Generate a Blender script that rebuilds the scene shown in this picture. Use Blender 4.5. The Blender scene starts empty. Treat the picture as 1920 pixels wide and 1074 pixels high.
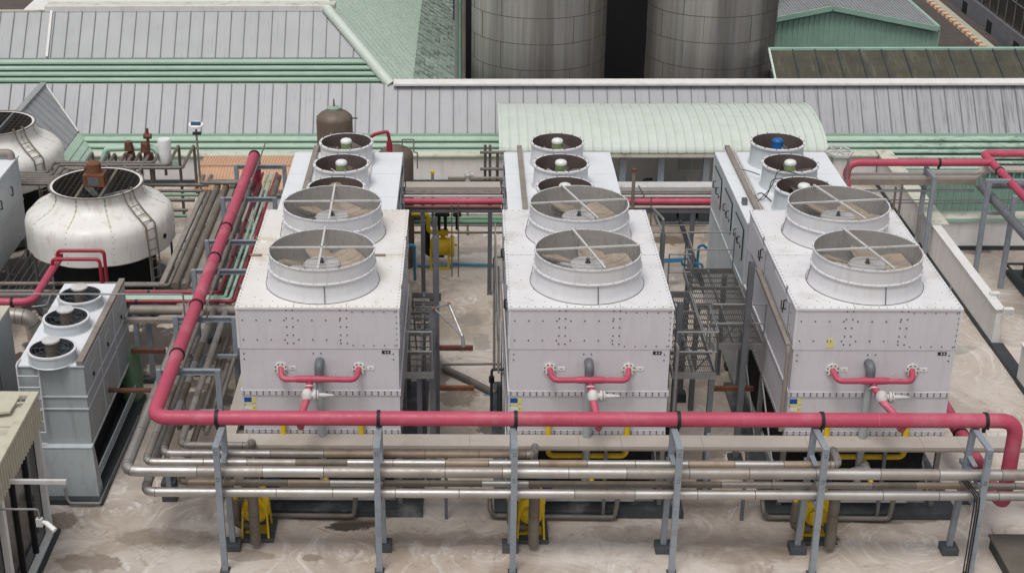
import bpy, math, random
import numpy as np
from mathutils import Vector
random.seed(7)
S = bpy.context.scene
C = S.collection
# ------------------------------------------------------------ camera
CAMH = 18.048
YAW, PIT, ROL, F, CX, CY = math.radians(-1.40386), math.radians(24.30331), math.radians(-.47365), 2812.275, 809.236, 537.0
FW = Vector((math.sin(YAW)*math.cos(PIT), math.cos(YAW)*math.cos(PIT), -math.sin(PIT)))
_r = FW.cross(Vector((0, 0, 1))).normalized(); _u = _r.cross(FW)
RT = _r*math.cos(ROL)+_u*math.sin(ROL); UP = -_r*math.sin(ROL)+_u*math.cos(ROL)
cam = bpy.data.cameras.new('camera'); co = bpy.data.objects.new('camera', cam); C.objects.link(co)
M4 = co.matrix_world.copy()
for i in range(3):
    M4[i][0] = RT[i]; M4[i][1] = UP[i]; M4[i][2] = -FW[i]
M4[0][3] = 0; M4[1][3] = 0; M4[2][3] = CAMH
co.matrix_world = M4
cam.sensor_width = 36; cam.lens = F/1920*36; cam.shift_x = (960-CX)/1920; cam.clip_end = 3000
S.camera = co
# ------------------------------------------------------------ light
SUN_EL, SUN_AZ = math.radians(68), math.radians(205)
w = bpy.data.worlds.new('World'); S.world = w; w.use_nodes = True
wn = w.node_tree.nodes; wl = w.node_tree.links
bg = wn['Background']; sky = wn.new('ShaderNodeTexSky'); sky.sky_type = 'NISHITA'; sky.sun_disc = False
sky.sun_elevation = SUN_EL; sky.sun_rotation = SUN_AZ; sky.air_density = 1.0; sky.dust_density = 4.0
hs = wn.new('ShaderNodeHueSaturation'); hs.inputs['Saturation'].default_value = .22
wl.new(sky.outputs[0], hs.inputs['Color']); wl.new(hs.outputs[0], bg.inputs['Color'])
bg.inputs['Strength'].default_value = .136
sl = bpy.data.lights.new('sun', 'SUN'); sl.energy = 1.3; sl.angle = math.radians(20); sl.color = (1, .97, .93)
so = bpy.data.objects.new('sun', sl); C.objects.link(so)
sd = Vector((math.sin(SUN_AZ)*math.cos(SUN_EL), math.cos(SUN_AZ)*math.cos(SUN_EL), math.sin(SUN_EL)))
so.rotation_euler = sd.to_track_quat('Z', 'Y').to_euler(); so.location = (0, 0, 60)
S.view_settings.view_transform = 'Standard'; S.view_settings.look = 'None'
S.view_settings.exposure = 0.0; S.view_settings.gamma = 1

def W(px, py, z=None, y=None, x=None):
    """a place read off the photograph, on a known height or plane of the site"""
    d = FW+RT*((px-CX)/F)-UP*((py-CY)/F)
    t = (z-CAMH)/d.z if z is not None else (y/d.y if y is not None else x/d.x)
    return Vector((0, 0, CAMH))+d*t
def PX(p):
    q = Vector(p)-Vector((0, 0, CAMH)); k = q.dot(FW)
    return (CX+F*q.dot(RT)/k, CY-F*q.dot(UP)/k)
# ------------------------------------------------------------ materials
def _mix(n, l, fac, a, b, mode='MIX'):
    m = n.new('ShaderNodeMix'); m.data_type = 'RGBA'; m.blend_type = mode
    for s, v in ((m.inputs[0], fac), (m.inputs[6], a), (m.inputs[7], b)):
        if hasattr(v, 'links'): l.new(v, s)
        elif isinstance(v, (int, float)): s.default_value = v
        else: s.default_value = (*v, 1)
    return m.outputs[2]
def _ramp(n, l, src, p0, p1, v0=0., v1=1.):
    m = n.new('ShaderNodeMapRange'); l.new(src, m.inputs[0])
    m.inputs[1].default_value = p0; m.inputs[2].default_value = p1; m.inputs[3].default_value = v0; m.inputs[4].default_value = v1
    return m.outputs[0]
def _noise(n, l, vec, scale, detail=4, rough=.55, st=(1, 1, 1), dist=0.):
    mp = n.new('ShaderNodeMapping'); l.new(vec, mp.inputs[0]); mp.inputs['Scale'].default_value = st
    t = n.new('ShaderNodeTexNoise'); l.new(mp.outputs[0], t.inputs['Vector'])
    t.inputs['Scale'].default_value = scale; t.inputs['Detail'].default_value = detail; t.inputs['Roughness'].default_value = rough
    t.inputs['Distortion'].default_value = dist
    return t.outputs['Fac']
def base(name, rand=True):
    m = bpy.data.materials.new(name); m.use_nodes = True; n = m.node_tree.nodes; l = m.node_tree.links
    b = n['Principled BSDF']; tc = n.new('ShaderNodeTexCoord'); vec = tc.outputs['Object']
    if rand:
        oi = n.new('ShaderNodeObjectInfo'); vm = n.new('ShaderNodeVectorMath'); vm.operation = 'ADD'
        mu = n.new('ShaderNodeMath'); mu.operation = 'MULTIPLY'; l.new(oi.outputs['Random'], mu.inputs[0]); mu.inputs[1].default_value = 37
        cb = n.new('ShaderNodeCombineXYZ')
        for i in range(3): l.new(mu.outputs[0], cb.inputs[i])
        l.new(vec, vm.inputs[0]); l.new(cb.outputs[0], vm.inputs[1]); vec = vm.outputs[0]
    return m, n, l, b, vec
def paint(name, col, col2=None, rough=.5, metal=0., dirt=None, dirt_amt=.35, dirt_scale=3., streak=(1, 1, 1), var=.12, bump=.0, var_scale=1.6, spec=.4):
    """worn paint or metal: soft tonal variation + dirt with its own streaky shape"""
    m, n, l, b, vec = base(name)
    c2 = col2 or tuple(c*(1-var) for c in col)
    f = _noise(n, l, vec, var_scale, 5)
    out = _mix(n, l, _ramp(n, l, f, .3, .7), col, c2)
    if dirt:
        d = _noise(n, l, vec, dirt_scale, 7, .65, streak, .3)
        out = _mix(n, l, _ramp(n, l, d, .52, .74, 0, dirt_amt), out, dirt)
    l.new(out, b.inputs['Base Color'])
    g = _noise(n, l, vec, 9, 3)
    l.new(_ramp(n, l, g, .3, .7, max(.04, rough-.08), min(1, rough+.1)), b.inputs['Roughness'])
    b.inputs['Metallic'].default_value = metal; b.inputs['Specular IOR Level'].default_value = spec
    if bump:
        bp = n.new('ShaderNodeBump'); bp.inputs['Strength'].default_value = bump; bp.inputs['Distance'].default_value = .02
        l.new(_noise(n, l, vec, 1.4, 3), bp.inputs['Height']); l.new(bp.outputs[0], b.inputs['Normal'])
    return m
DIRT = (.12, .09, .06)
Mt = {}
Mt['white'] = paint('white_panel', (.60, .587, .612), rough=.42, dirt=(.40, .37, .34), dirt_amt=.3, dirt_scale=1.2, streak=(5, 5, .7), var=.05, bump=.12)
Mt['deck'] = paint('white_deck', (.685, .68, .685), rough=.42, dirt=(.42, .37, .30), dirt_amt=.55, dirt_scale=1.6, var=.05, bump=.12)
Mt['deckr'] = paint('rear_deck', (.70, .72, .74), rough=.4, dirt=(.5, .5, .48), dirt_amt=.4, dirt_scale=1.0, var=.04, bump=.1)
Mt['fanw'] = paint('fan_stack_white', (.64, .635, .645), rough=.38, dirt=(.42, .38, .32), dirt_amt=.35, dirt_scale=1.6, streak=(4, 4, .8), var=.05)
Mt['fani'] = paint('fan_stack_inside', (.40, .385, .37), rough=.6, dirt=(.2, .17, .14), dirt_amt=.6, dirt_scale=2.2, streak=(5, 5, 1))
Mt['bluegrey'] = paint('pale_blue_panel', (.50, .54, .56), rough=.4, dirt=(.3, .32, .32), dirt_amt=.4, dirt_scale=1.2, streak=(4, 4, .6), var=.08, bump=.1)
Mt['greypanel'] = paint('grey_panel', (.37, .40, .41), rough=.45, dirt=(.2, .2, .19), dirt_amt=.5, dirt_scale=1.3, streak=(5, 5, .5), var=.1, bump=.12)
Mt['frp'] = paint('cream_white_plastic', (.72, .705, .67), rough=.4, dirt=(.45, .34, .22), dirt_amt=.6, dirt_scale=1.6, streak=(3.5, 3.5, .5), var=.07)
Mt['rust'] = paint('rust', (.22, .085, .04), (.11, .05, .03), rough=.85, dirt=(.32, .16, .08), dirt_amt=.6, dirt_scale=9)
Mt['rustpipe'] = paint('rust_brown', (.16, .06, .035), (.08, .035, .03), rough=.8, dirt=(.3, .15, .07), dirt_amt=.5, dirt_scale=7)
Mt['brownred'] = paint('brown_red_pipe', (.20, .07, .045), (.12, .045, .04), rough=.7, dirt=(.12, .1, .07), dirt_amt=.5)
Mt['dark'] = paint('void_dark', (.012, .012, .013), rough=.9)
Mt['black'] = paint('black_rubber', (.015, .015, .016), rough=.6)
Mt['rivet'] = paint('rivet', (.04, .035, .035), rough=.6)
Mt['bladeb'] = paint('fan_blade_tan', (.50, .41, .32), (.33, .265, .20), rough=.65, dirt=(.15, .11, .08), dirt_amt=.5, dirt_scale=4)
Mt['blader'] = paint('fan_blade_brown', (.16, .125, .11), (.08, .06, .055), rough=.7, dirt=(.26, .22, .2), dirt_amt=.4, dirt_scale=5)
Mt['innerbr'] = paint('fan_inside_brown', (.13, .10, .09), (.08, .06, .055), rough=.7)
Mt['hub'] = paint('hub_grey', (.55, .54, .53), rough=.5, dirt=(.3, .26, .2), dirt_amt=.5, dirt_scale=5)
Mt['wire'] = paint('guard_wire', (.30, .29, .28), rough=.5, metal=.5)
Mt['bar'] = paint('guard_bar', (.58, .57, .56), rough=.45, dirt=(.25, .18, .12), dirt_amt=.7, dirt_scale=6)
Mt['pink'] = paint('rose_red_paint', (.46, .07, .12), (.385, .05, .092), rough=.48, dirt=(.50, .19, .22), dirt_amt=.7, dirt_scale=1.2, var_scale=.7, spec=.45)
Mt['pinkold'] = paint('faded_rose_paint', (.52, .11, .165), (.43, .075, .12), rough=.5, dirt=(.66, .28, .32), dirt_amt=.4, dirt_scale=1.4, var_scale=.8)
Mt['red'] = paint('dark_red_paint', (.33, .022, .045), (.26, .02, .035), rough=.4)
Mt['mint'] = paint('mint_paint', (.40, .58, .47), (.34, .50, .40), rough=.45, dirt=(.3, .35, .28), dirt_amt=.4)
Mt['greenpipe'] = paint('green_pipe_paint', (.18, .33, .22), (.13, .26, .17), rough=.5, dirt=(.1, .12, .08), dirt_amt=.4)
Mt['yellow'] = paint('yellow_paint', (.66, .46, .01), (.56, .37, .01), rough=.4, dirt=(.3, .22, .03), dirt_amt=.4, dirt_scale=5)
Mt['bluepipe'] = paint('blue_plastic', (.035, .26, .42), (.03, .20, .36), rough=.4)
Mt['bluedk'] = paint('dark_blue_motor', (.01, .04, .12), rough=.4)
Mt['silver'] = paint('cladding_silver', (.47, .45, .425), (.38, .36, .335), rough=.44, metal=.75, dirt=(.30, .25, .20), dirt_amt=.35, dirt_scale=2.5)
Mt['silver2'] = paint('cladding_dull', (.37, .34, .31), (.28, .25, .22), rough=.5, metal=.6, dirt=(.22, .17, .12), dirt_amt=.5, dirt_scale=2.5)
Mt['tan'] = paint('cladding_tan', (.36, .29, .22), (.27, .21, .155), rough=.55, metal=.35, dirt=(.16, .12, .08), dirt_amt=.6, dirt_scale=3)
Mt['oldtan'] = paint('cladding_old', (.21, .18, .145), (.145, .125, .10), rough=.6, metal=.3, dirt=(.09, .075, .055), dirt_amt=.6, dirt_scale=3)
Mt['seam'] = paint('seam_dark', (.09, .075, .065), rough=.6)
Mt['brownpipe'] = paint('brown_grey_pipe', (.20, .18, .16), (.14, .125, .11), rough=.55, metal=.2, dirt=(.08, .07, .055), dirt_amt=.5)
Mt['duct'] = paint('duct_beige', (.46, .415, .37), (.38, .34, .30), rough=.5, metal=.1, dirt=(.30, .23, .16), dirt_amt=.45, dirt_scale=1.1, var_scale=.8)
Mt['duct2'] = paint('duct_brown', (.29, .255, .22), (.22, .19, .165), rough=.55, metal=.1, dirt=(.12, .10, .07), dirt_amt=.5)
Mt['post'] = paint('grey_blue_steel', (.28, .315, .35), (.23, .26, .295), rough=.45, dirt=(.14, .12, .10), dirt_amt=.55, dirt_scale=6, metal=.1)
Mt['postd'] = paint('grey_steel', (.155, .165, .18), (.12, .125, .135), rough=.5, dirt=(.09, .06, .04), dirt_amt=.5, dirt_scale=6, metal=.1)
Mt['galv'] = paint('galvanised', (.34, .34, .34), (.25, .25, .25), rough=.45, metal=.6, dirt=(.14, .12, .1), dirt_amt=.4, dirt_scale=5)
Mt['footing'] = paint('grey_footing_paint', (.075, .085, .092), (.055, .062, .068), rough=.6, dirt=(.16, .14, .12), dirt_amt=.5, dirt_scale=3)
Mt['plinth'] = paint('dark_wet_plinth', (.06, .066, .072), (.04, .045, .05), rough=.4, dirt=(.4, .39, .38), dirt_amt=.55, dirt_scale=1.3)
Mt['wall'] = paint('white_wall_paint', (.70, .69, .675), (.63, .615, .60), rough=.7, dirt=(.3, .27, .22), dirt_amt=.35, dirt_scale=1.2, streak=(4, 4, .6))
Mt['cap'] = paint('stained_cream_cap', (.56, .56, .47), (.50, .50, .42), rough=.7, dirt=(.16, .15, .11), dirt_amt=.75, dirt_scale=2.2)
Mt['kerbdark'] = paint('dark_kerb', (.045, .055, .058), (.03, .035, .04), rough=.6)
Mt['green'] = paint('green_cladding', (.37, .49, .40), (.32, .44, .35), rough=.5, dirt=(.50, .62, .52), dirt_amt=.5, dirt_scale=1.0, streak=(1, 3, 3), var_scale=.7)
Mt['greenpale'] = paint('pale_green_sheet', (.56, .60, .545), (.50, .545, .485), rough=.5, dirt=(.40, .45, .37), dirt_amt=.4, dirt_scale=1.6, streak=(2, 2, .7))
Mt['greenhip'] = paint('pale_green_roof', (.56, .62, .55), (.50, .565, .495), rough=.5, dirt=(.32, .40, .33), dirt_amt=.4, dirt_scale=.9)
Mt['greenshed'] = paint('mid_green_sheet', (.33, .50, .41), (.28, .43, .35), rough=.5, dirt=(.32, .47, .38), dirt_amt=.3)
Mt['greenweather'] = paint('weathered_green_roof', (.34, .41, .355), (.22, .275, .235), rough=.6, dirt=(.09, .105, .09), dirt_amt=.7, dirt_scale=1.8, streak=(4, 1.2, 1), var_scale=2)
Mt['olive'] = paint('olive_moss_roof', (.075, .07, .048), (.045, .044, .032), rough=.8, dirt=(.16, .15, .115), dirt_amt=.6, dirt_scale=1.4, streak=(4, .5, .5))
Mt['darkgreen'] = paint('dark_green_shadow_line', (.03, .075, .055), rough=.6)  # dark colour stands in for the shadow lines under the green boards
Mt['roofseam'] = paint('roof_seam_shadow_grey', (.20, .205, .21), (.15, .155, .16), rough=.6, dirt=(.06, .09, .075), dirt_amt=.7, dirt_scale=.5)  # seam ribs coloured darker to include their joint shadow lines
Mt['peach'] = paint('peach_sheet', (.58, .36, .23), (.52, .32, .205), rough=.55, dirt=(.36, .23, .15), dirt_amt=.3)
Mt['creamroof'] = paint('cream_roof', (.52, .49, .39), (.46, .43, .34), rough=.6, dirt=(.26, .22, .15), dirt_amt=.5, dirt_scale=1.5)
Mt['glass'] = paint('dark_glass', (.012, .014, .014), rough=.12, spec=.6)
Mt['tankbr'] = paint('brown_tank', (.17, .135, .105), (.12, .09, .07), rough=.55, metal=.15, dirt=(.07, .055, .045), dirt_amt=.6, dirt_scale=1.2, streak=(4, 4, .5))
Mt['asphalt'] = paint('asphalt', (.10, .085, .075), (.075, .062, .055), rough=.85, dirt=(.05, .04, .035), dirt_amt=.5, dirt_scale=.5)
Mt['orange'] = paint('kerb_orange', (.55, .20, .02), rough=.6)
Mt['kwhite'] = paint('kerb_white', (.62, .60, .57), rough=.6)
Mt['greywall'] = paint('grey_wall', (.17, .17, .19), (.14, .14, .155), rough=.7)
Mt['stickerb'] = paint('sticker_blue', (.01, .08, .36), rough=.5)
Mt['stickery'] = paint('sticker_yellow', (.66, .60, .10), (.7, .66, .3), rough=.5)
Mt['stickerw'] = paint('sticker_white', (.74, .74, .70), rough=.5)
Mt['cap_white'] = paint('motor_cap_white', (.74, .75, .74), rough=.4, dirt=(.4, .35, .25), dirt_amt=.3, dirt_scale=8)
Mt['cap_blue'] = paint('motor_cap_blue', (.015, .12, .36), rough=.4)
Mt['motorg'] = paint('motor_green', (.26, .32, .14), (.16, .22, .09), rough=.5)
Mt['hatch'] = paint('hatch_brown', (.13, .115, .095), (.10, .088, .072), rough=.6, dirt=(.06, .05, .04), dirt_amt=.5)
Mt['paper'] = paint('notice_paper', (.5, .5, .48), rough=.7)
Mt['greentank'] = paint('green_vessel', (.16, .27, .17), (.13, .23, .145), rough=.5)
Mt['shade'] = paint('machine_room_floor', (.10, .09, .085), rough=.8)

STAIN = []   # (x, y, radius x, radius y, strength, colour) of worn or wet patches, read off the photograph
def concrete():
    m, n, l, b, vec = base('concrete_screed', False)
    def math_(op, a, b_=None, c=None):
        k = n.new('ShaderNodeMath'); k.operation = op
        for i, v in enumerate((a, b_, c)):
            if v is None: continue
            if hasattr(v, 'links'): l.new(v, k.inputs[i])
            else: k.inputs[i].default_value = v
        return k.outputs[0]
    big = _noise(n, l, vec, .22, 5, .6)
    mid = _noise(n, l, vec, 1.3, 8, .62, dist=.6)
    col = _mix(n, l, _ramp(n, l, big, .36, .62), (.405, .33, .265), (.58, .52, .47))
    # trowel sweeps: brush marks that follow circles round scattered centres
    def sweeps(scale, off, rf, tf, lo, hi):
        sh = n.new('ShaderNodeVectorMath'); sh.operation = 'ADD'; l.new(vec, sh.inputs[0]); sh.inputs[1].default_value = (off, off*1.7, 0)
        nz = n.new('ShaderNodeTexNoise'); nz.inputs['Scale'].default_value = .5; nz.inputs['Detail'].default_value = 3; l.new(sh.outputs[0], nz.inputs['Vector'])
        wb = n.new('ShaderNodeVectorMath'); wb.operation = 'MULTIPLY_ADD'; l.new(nz.outputs['Color'], wb.inputs[0]); wb.inputs[1].default_value = (.9, .9, 0); l.new(sh.outputs[0], wb.inputs[2])
        v = n.new('ShaderNodeTexVoronoi'); v.voronoi_dimensions = '2D'; v.inputs['Scale'].default_value = scale; l.new(wb.outputs[0], v.inputs['Vector'])
        d = n.new('ShaderNodeVectorMath'); d.operation = 'SUBTRACT'; l.new(wb.outputs[0], d.inputs[0]); l.new(v.outputs['Position'], d.inputs[1])
        sp = n.new('ShaderNodeSeparateXYZ'); l.new(d.outputs[0], sp.inputs[0])
        th = math_('ARCTAN2', sp.outputs[1], sp.outputs[0])
        rr = math_('SQRT', math_('ADD', math_('MULTIPLY', sp.outputs[0], sp.outputs[0]), math_('MULTIPLY', sp.outputs[1], sp.outputs[1])))
        cb = n.new('ShaderNodeCombineXYZ'); l.new(math_('MULTIPLY', rr, rf), cb.inputs[0]); l.new(math_('MULTIPLY', th, tf), cb.inputs[1]); l.new(v.outputs['Color'], cb.inputs[2])
        t = n.new('ShaderNodeTexNoise'); t.inputs['Scale'].default_value = 1; t.inputs['Detail'].default_value = 5; t.inputs['Roughness'].default_value = .6; l.new(cb.outputs[0], t.inputs['Vector'])
        return _ramp(n, l, t.outputs['Fac'], lo, hi)
    s1 = sweeps(.42, 0, 7, .9, .5, .66); s2 = sweeps(.55, 5.3, 9, 1.1, .54, .70); s3 = sweeps(.36, 11.1, 6, .7, .54, .72)
    col = _mix(n, l, math_('MULTIPLY', s1, _ramp(n, l, _noise(n, l, vec, .4, 4), .40, .58, .2, .9)), col, (.70, .665, .63))
    col = _mix(n, l, math_('MULTIPLY', s2, _ramp(n, l, _noise(n, l, vec, .5, 4, .5, (1, 1, 1), .2), .42, .62, .15, .8)), col, (.25, .19, .14))
    col = _mix(n, l, math_('MULTIPLY', s3, .35), col, (.33, .27, .22))
    col = _mix(n, l, _ramp(n, l, mid, .42, .75, 0, .3), col, (.54, .50, .465))
    st = _noise(n, l, vec, .9, 9, .7, dist=1.2)
    col = _mix(n, l, _ramp(n, l, st, .60, .69, 0, .6), col, (.15, .115, .085))
    wet = _noise(n, l, vec, .33, 7, .62, dist=.5)
    col = _mix(n, l, _ramp(n, l, wet, .52, .59, 0, .5), col, (.25, .195, .145))
    fine = _noise(n, l, vec, 14, 6, .7)
    col = _mix(n, l, _ramp(n, l, fine, .35, .7, 0, .2), col, (.27, .23, .19))
    spots = _noise(n, l, vec, 4.5, 3, .6)
    col = _mix(n, l, _ramp(n, l, spots, .72, .76, 0, .7), col, (.09, .065, .05))
    edge = _noise(n, l, vec, 1.6, 7, .65)
    spc = n.new('ShaderNodeSeparateXYZ'); l.new(vec, spc.inputs[0])
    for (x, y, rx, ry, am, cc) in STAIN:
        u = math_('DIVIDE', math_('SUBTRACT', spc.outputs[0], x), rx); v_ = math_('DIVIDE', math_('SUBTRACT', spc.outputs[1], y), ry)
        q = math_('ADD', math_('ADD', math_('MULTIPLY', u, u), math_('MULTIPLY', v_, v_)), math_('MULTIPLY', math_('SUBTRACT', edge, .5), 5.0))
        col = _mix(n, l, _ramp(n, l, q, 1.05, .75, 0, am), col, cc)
    l.new(col, b.inputs['Base Color']); l.new(_ramp(n, l, mid, .3, .7, .42, .85), b.inputs['Roughness'])
    bp = n.new('ShaderNodeBump'); bp.inputs['Strength'].default_value = .3; bp.inputs['Distance'].default_value = .03
    l.new(math_('ADD', mid, math_('MULTIPLY', s1, .3)), bp.inputs['Height']); l.new(bp.outputs[0], b.inputs['Normal'])
    return m
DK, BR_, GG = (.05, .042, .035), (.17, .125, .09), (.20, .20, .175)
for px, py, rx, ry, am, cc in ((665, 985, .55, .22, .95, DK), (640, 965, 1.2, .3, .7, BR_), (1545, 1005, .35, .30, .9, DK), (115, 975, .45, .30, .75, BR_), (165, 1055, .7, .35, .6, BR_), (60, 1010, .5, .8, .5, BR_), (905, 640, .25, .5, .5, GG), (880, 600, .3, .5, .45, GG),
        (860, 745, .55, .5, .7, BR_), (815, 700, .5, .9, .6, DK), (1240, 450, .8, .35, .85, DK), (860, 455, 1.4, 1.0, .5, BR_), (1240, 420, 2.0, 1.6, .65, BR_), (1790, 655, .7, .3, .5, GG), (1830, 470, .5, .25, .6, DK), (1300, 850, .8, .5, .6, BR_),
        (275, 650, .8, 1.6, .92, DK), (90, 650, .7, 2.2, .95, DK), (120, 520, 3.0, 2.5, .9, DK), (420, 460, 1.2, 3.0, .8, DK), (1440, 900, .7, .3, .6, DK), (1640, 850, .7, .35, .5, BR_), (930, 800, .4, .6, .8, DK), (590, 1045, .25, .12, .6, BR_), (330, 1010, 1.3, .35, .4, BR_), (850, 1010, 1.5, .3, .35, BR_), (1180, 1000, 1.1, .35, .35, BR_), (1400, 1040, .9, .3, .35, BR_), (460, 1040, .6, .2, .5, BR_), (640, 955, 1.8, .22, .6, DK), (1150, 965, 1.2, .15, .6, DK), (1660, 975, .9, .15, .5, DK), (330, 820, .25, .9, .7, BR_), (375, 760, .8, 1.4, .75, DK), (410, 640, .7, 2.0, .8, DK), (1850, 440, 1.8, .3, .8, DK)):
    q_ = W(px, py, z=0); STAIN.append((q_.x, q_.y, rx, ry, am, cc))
Mt['concrete'] = concrete()
def stained(name, col, col2, streak, x0, x1, dark=(.05, .048, .045), amt=.9, scale=3.0, lo=.46, hi=.62):
    """weather streaks that get heavier towards one end of the building (world x)"""
    m, n, l, b, vec = base(name, False)
    out = _mix(n, l, _ramp(n, l, _noise(n, l, vec, .9, 4), .3, .7), col, col2)
    ns = _noise(n, l, vec, 1, 6, .6, (3, .6, .6)); out = _mix(n, l, _ramp(n, l, ns, .5, .75, 0, .25), out, tuple(c*.7 for c in col))
    sp = n.new('ShaderNodeSeparateXYZ'); l.new(vec, sp.inputs[0])
    g = _ramp(n, l, sp.outputs[0], x0, x1, 0, 1)
    d = _noise(n, l, vec, scale, 9, .72, streak, .15)
    dd = n.new('ShaderNodeMath'); dd.operation = 'MULTIPLY_ADD'; l.new(g, dd.inputs[0]); dd.inputs[1].default_value = .13; l.new(d, dd.inputs[2])
    f = _ramp(n, l, dd.outputs[0], lo+.13, hi+.15, 0, amt)
    out = _mix(n, l, f, out, dark)
    l.new(out, b.inputs['Base Color']); b.inputs['Roughness'].default_value = .5; b.inputs['Metallic'].default_value = .05
    return m
Mt['greyroof'] = stained('grey_roof_sheet', (.335, .34, .352), (.30, .305, .318), (5.5, .22, .22), 5, 20, amt=.75, scale=2.6, lo=.45, hi=.62)
Mt['greyroof2'] = stained('grey_roof_sheet_left', (.315, .322, .33), (.28, .288, .296), (5.5, .22, .22), 60, 90)
Mt['greenfascia'] = stained('green_fascia_sheet', (.37, .50, .40), (.43, .56, .455), (1.6, 3, 3), 9, 17, dark=(.10, .15, .12), amt=.75, scale=1.6, lo=.44, hi=.6)
def steel(name, col):
    m, n, l, b, vec = base(name, False)
    a = _noise(n, l, vec, 1, 6, .6, (1.3, 1.3, .05)); c = _noise(n, l, vec, 1, 7, .7, (5, 5, .12))
    out = _mix(n, l, _ramp(n, l, a, .35, .65), col, tuple(x*.42 for x in col))
    out = _mix(n, l, _ramp(n, l, c, .45, .72, 0, .6), out, (.24, .20, .16))
    br = n.new('ShaderNodeTexBrick'); mp = n.new('ShaderNodeMapping')
    l.new(out, b.inputs['Base Color']); b.inputs['Metallic'].default_value = .75
    l.new(_ramp(n, l, c, .3, .7, .34, .52), b.inputs['Roughness'])
    return m
Mt['steel'] = steel('stainless_plate', (.50, .48, .45))
def grating():
    m, n, l, b, vec = base('grating_steel', False)
    l.new(_mix(n, l, _ramp(n, l, _noise(n, l, vec, 2, 4), .3, .7), (.17, .16, .15), (.12, .11, .10)), b.inputs['Base Color'])
    b.inputs['Metallic'].default_value = .4; b.inputs['Roughness'].default_value = .55
    return m
Mt['grating'] = grating()

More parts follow.
